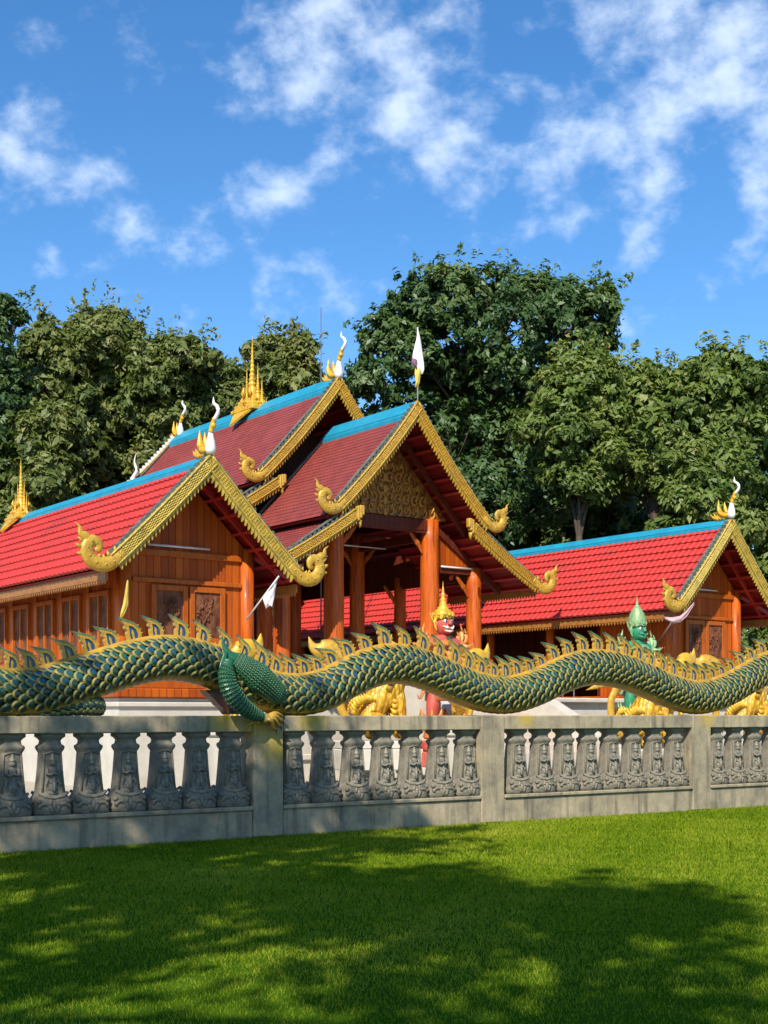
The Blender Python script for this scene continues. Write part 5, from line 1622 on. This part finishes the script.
    for (lx, ly, lz, lr) in lobes:
        z0 = max(.8, lz - rng.uniform(.8, 1.8) - .25 * math.hypot(lx, ly))
        f = min(1, z0 / (h * .9)); p0 = tp[int(f * (len(tp) - 1))]
        br = spline([tuple(p0), (p0[0] * .5 + lx * .45, p0[1] * .5 + ly * .45, (p0[2] + lz) / 2 + .1), (lx, ly, lz)], 5)
        mb.sweep(br, np.linspace(trunk_r * .42, .02, len(br)), 0, n=7, ref=(0, 1, .2))
        for q in range(4):
            u = rng.normal(size=3); u /= np.linalg.norm(u); u[2] = abs(u[2])
            e = np.array([lx, ly, lz]) + u * lr * .9
            mb.sweep([tuple(br[-4]), tuple((np.array(br[-4]) + e) / 2 + np.array([0, 0, -.1])), tuple(e)], [.04, .028, .01], 0, n=5)
    mb.build('trunk', M['bark'], t)
    return t
def tr(px, ytop, dep, rpx, zb, kind, label, seed, name='tree', **kw):
    X = (px - 384) / FPX * dep
    h = EYE + (HOR - ytop - 12) / FPX * dep
    r = rpx / FPX * dep
    return tree(name, label, X, dep, h, r, r * .8, zb, kind, seed, **kw)

# the big umbrella-crowned tree behind the hall
def big_lobes():
    out = []; rng = random.Random(4)
    dep = 52.0; k = dep / FPX
    cx0 = 470
    for (x, y, r) in ((385, 345, 30), (372, 390, 26), (400, 322, 28), (425, 310, 30), (450, 302, 30), (480, 292, 34), (515, 285, 32), (540, 278, 26), (565, 288, 28), (585, 312, 22),
                      (600, 290, 12), (590, 335, 16), (440, 345, 40), (500, 335, 44), (550, 330, 38), (420, 385, 40), (470, 390, 44), (530, 385, 46), (380, 425, 34), (440, 440, 46), (500, 445, 50), (560, 420, 40),
                      (420, 300, 14), (535, 268, 12), (365, 362, 14), (475, 500, 50), (540, 490, 44), (400, 480, 40), (448, 368, 30), (500, 374, 34), (545, 362, 30), (415, 360, 26), (475, 350, 26)):
        out.append(((x - cx0) * k, rng.uniform(-3.0, 1.6), EYE + (HOR - y - 14) * k, r * k))
    return out
tree('umbrella_tree', 'largest tree, dark green broad crown rising behind the porch gable', (470 - 384) / FPX * 52, 52, 18.6, 7, 6, 4, 'dark', 21, lobes=big_lobes(), clump=40, per=52, leaf=.215, spread=.36, trunk_r=.3)
trees = [(-20, 285, 46, 62, 2.5, 'dark', 'dark tree at the left edge of the row'),
         (62, 318, 49, 62, 7, 'teak', 'olive tree second from the left edge'),
         (104, 304, 51, 60, 10, 'teak', 'taller brownish topped tree left of the golden roof spire'),
         (172, 328, 50, 60, 10, 'teak', 'rounded olive tree directly above the nearer pavilion finial'),
         (232, 352, 54, 44, 2, 'teak', 'lower tree between the golden spire and the rounded olive tree'),
         (285, 326, 50, 52, 2.5, 'teak', 'yellowish tree just right of the golden roof spire'),
         (585, 345, 46, 62, 9, 'fresh', 'leafy yellow green tree below the right side of the largest crown'),
         (650, 362, 47, 66, 9.5, 'fresh', 'bright green tree above the farther pavilion ridge'),
         (722, 345, 46, 60, 9, 'fresh', 'tall green tree above the farther pavilion finial'),
         (790, 352, 48, 60, 2, 'fresh', 'green tree cut by the right edge of the view'),
         (40, 400, 45, 60, 1.2, 'teak', 'low tree beside the small golden spire'),
         (705, 430, 44, 56, 1.0, 'fresh', 'low tree behind the right pavilion gable')]
for i, (px, yt, dep, rp, zb, kd, lab) in enumerate(trees):
    nm = {'teak': 'teak_tree', 'dark': 'evergreen_tree', 'fresh': 'broadleaf_tree'}[kd]
    tr(px, yt, dep, rp, zb, kd, lab, 100 + i, name=nm, nl=36, clump=36, per=38, leaf=(.20, .25, .225)[i % 3] if kd != 'dark' else .205, spread=.33, yellow={0: 0, 1: .04, 2: .12, 3: .03, 5: .10, 6: .05, 7: .06}.get(i, 0))
# second rank, closing the gaps
back = [(605, 470, 53), (655, 480, 54), (530, 470, 55), (-60, 330, 62), (20, 340, 60), (90, 345, 63), (150, 352, 60), (215, 362, 62), (285, 360, 60), (350, 400, 63), (430, 400, 64), (510, 380, 62), (580, 400, 63), (650, 395, 60), (720, 390, 62), (800, 380, 62), (870, 360, 58), (-130, 330, 56), (940, 360, 56)]
ord_ = ['first', 'second', 'third', 'fourth', 'fifth', 'sixth', 'seventh', 'eighth', 'ninth', 'tenth', 'eleventh', 'twelfth', 'thirteenth', 'fourteenth', 'fifteenth', 'sixteenth', 'seventeenth', 'eighteenth', 'nineteenth']
order = sorted(range(len(back)), key=lambda i: back[i][0])
for r_, i in enumerate(order):
    px, yt, dep = back[i]
    tr(px, yt, dep, 70, .8, 'dark', 'shaded tree of the rear rank, %s from the left' % ord_[r_], 300 + i, name='forest_tree', nl=26, clump=22, per=30, leaf=.33, spread=.7, group='rear rank of trees')
# trees standing on the lawn behind the photographer: they throw the dappled shade
for (x, y, h, r, zb_, sd_, lab) in ((-7.8, 1.2, 12.0, 3.9, 7.2, 41, 'leafy tree on the lawn left of the viewer, shading the left end of the fence'),
                                   (-3.9, 3.3, 11.2, 3.1, 7.6, 43, 'leafy tree just left of the viewer, shading the fence near the naga foreleg'),
                                   (-4.6, -5.0, 14.0, 4.2, 8.5, 42, 'tallest leafy tree behind the viewer, dappling the middle of the lawn'),
                                   (-1.9, -4.6, 13.2, 2.0, 9.6, 45, 'slim leafy tree right of the other shade trees, dappling the near right lawn'),
                                   (-5.2, -2.0, 13.0, 3.0, 8.5, 44, 'leafy tree between the other shade trees, dappling the near lawn')):
    tree('shade_tree', lab, x, y, h, r, r, zb_, 'fresh', sd_, nl=9, clump=10, per=8, leaf=.27, group='shade trees on the lawn', spread=1.0)
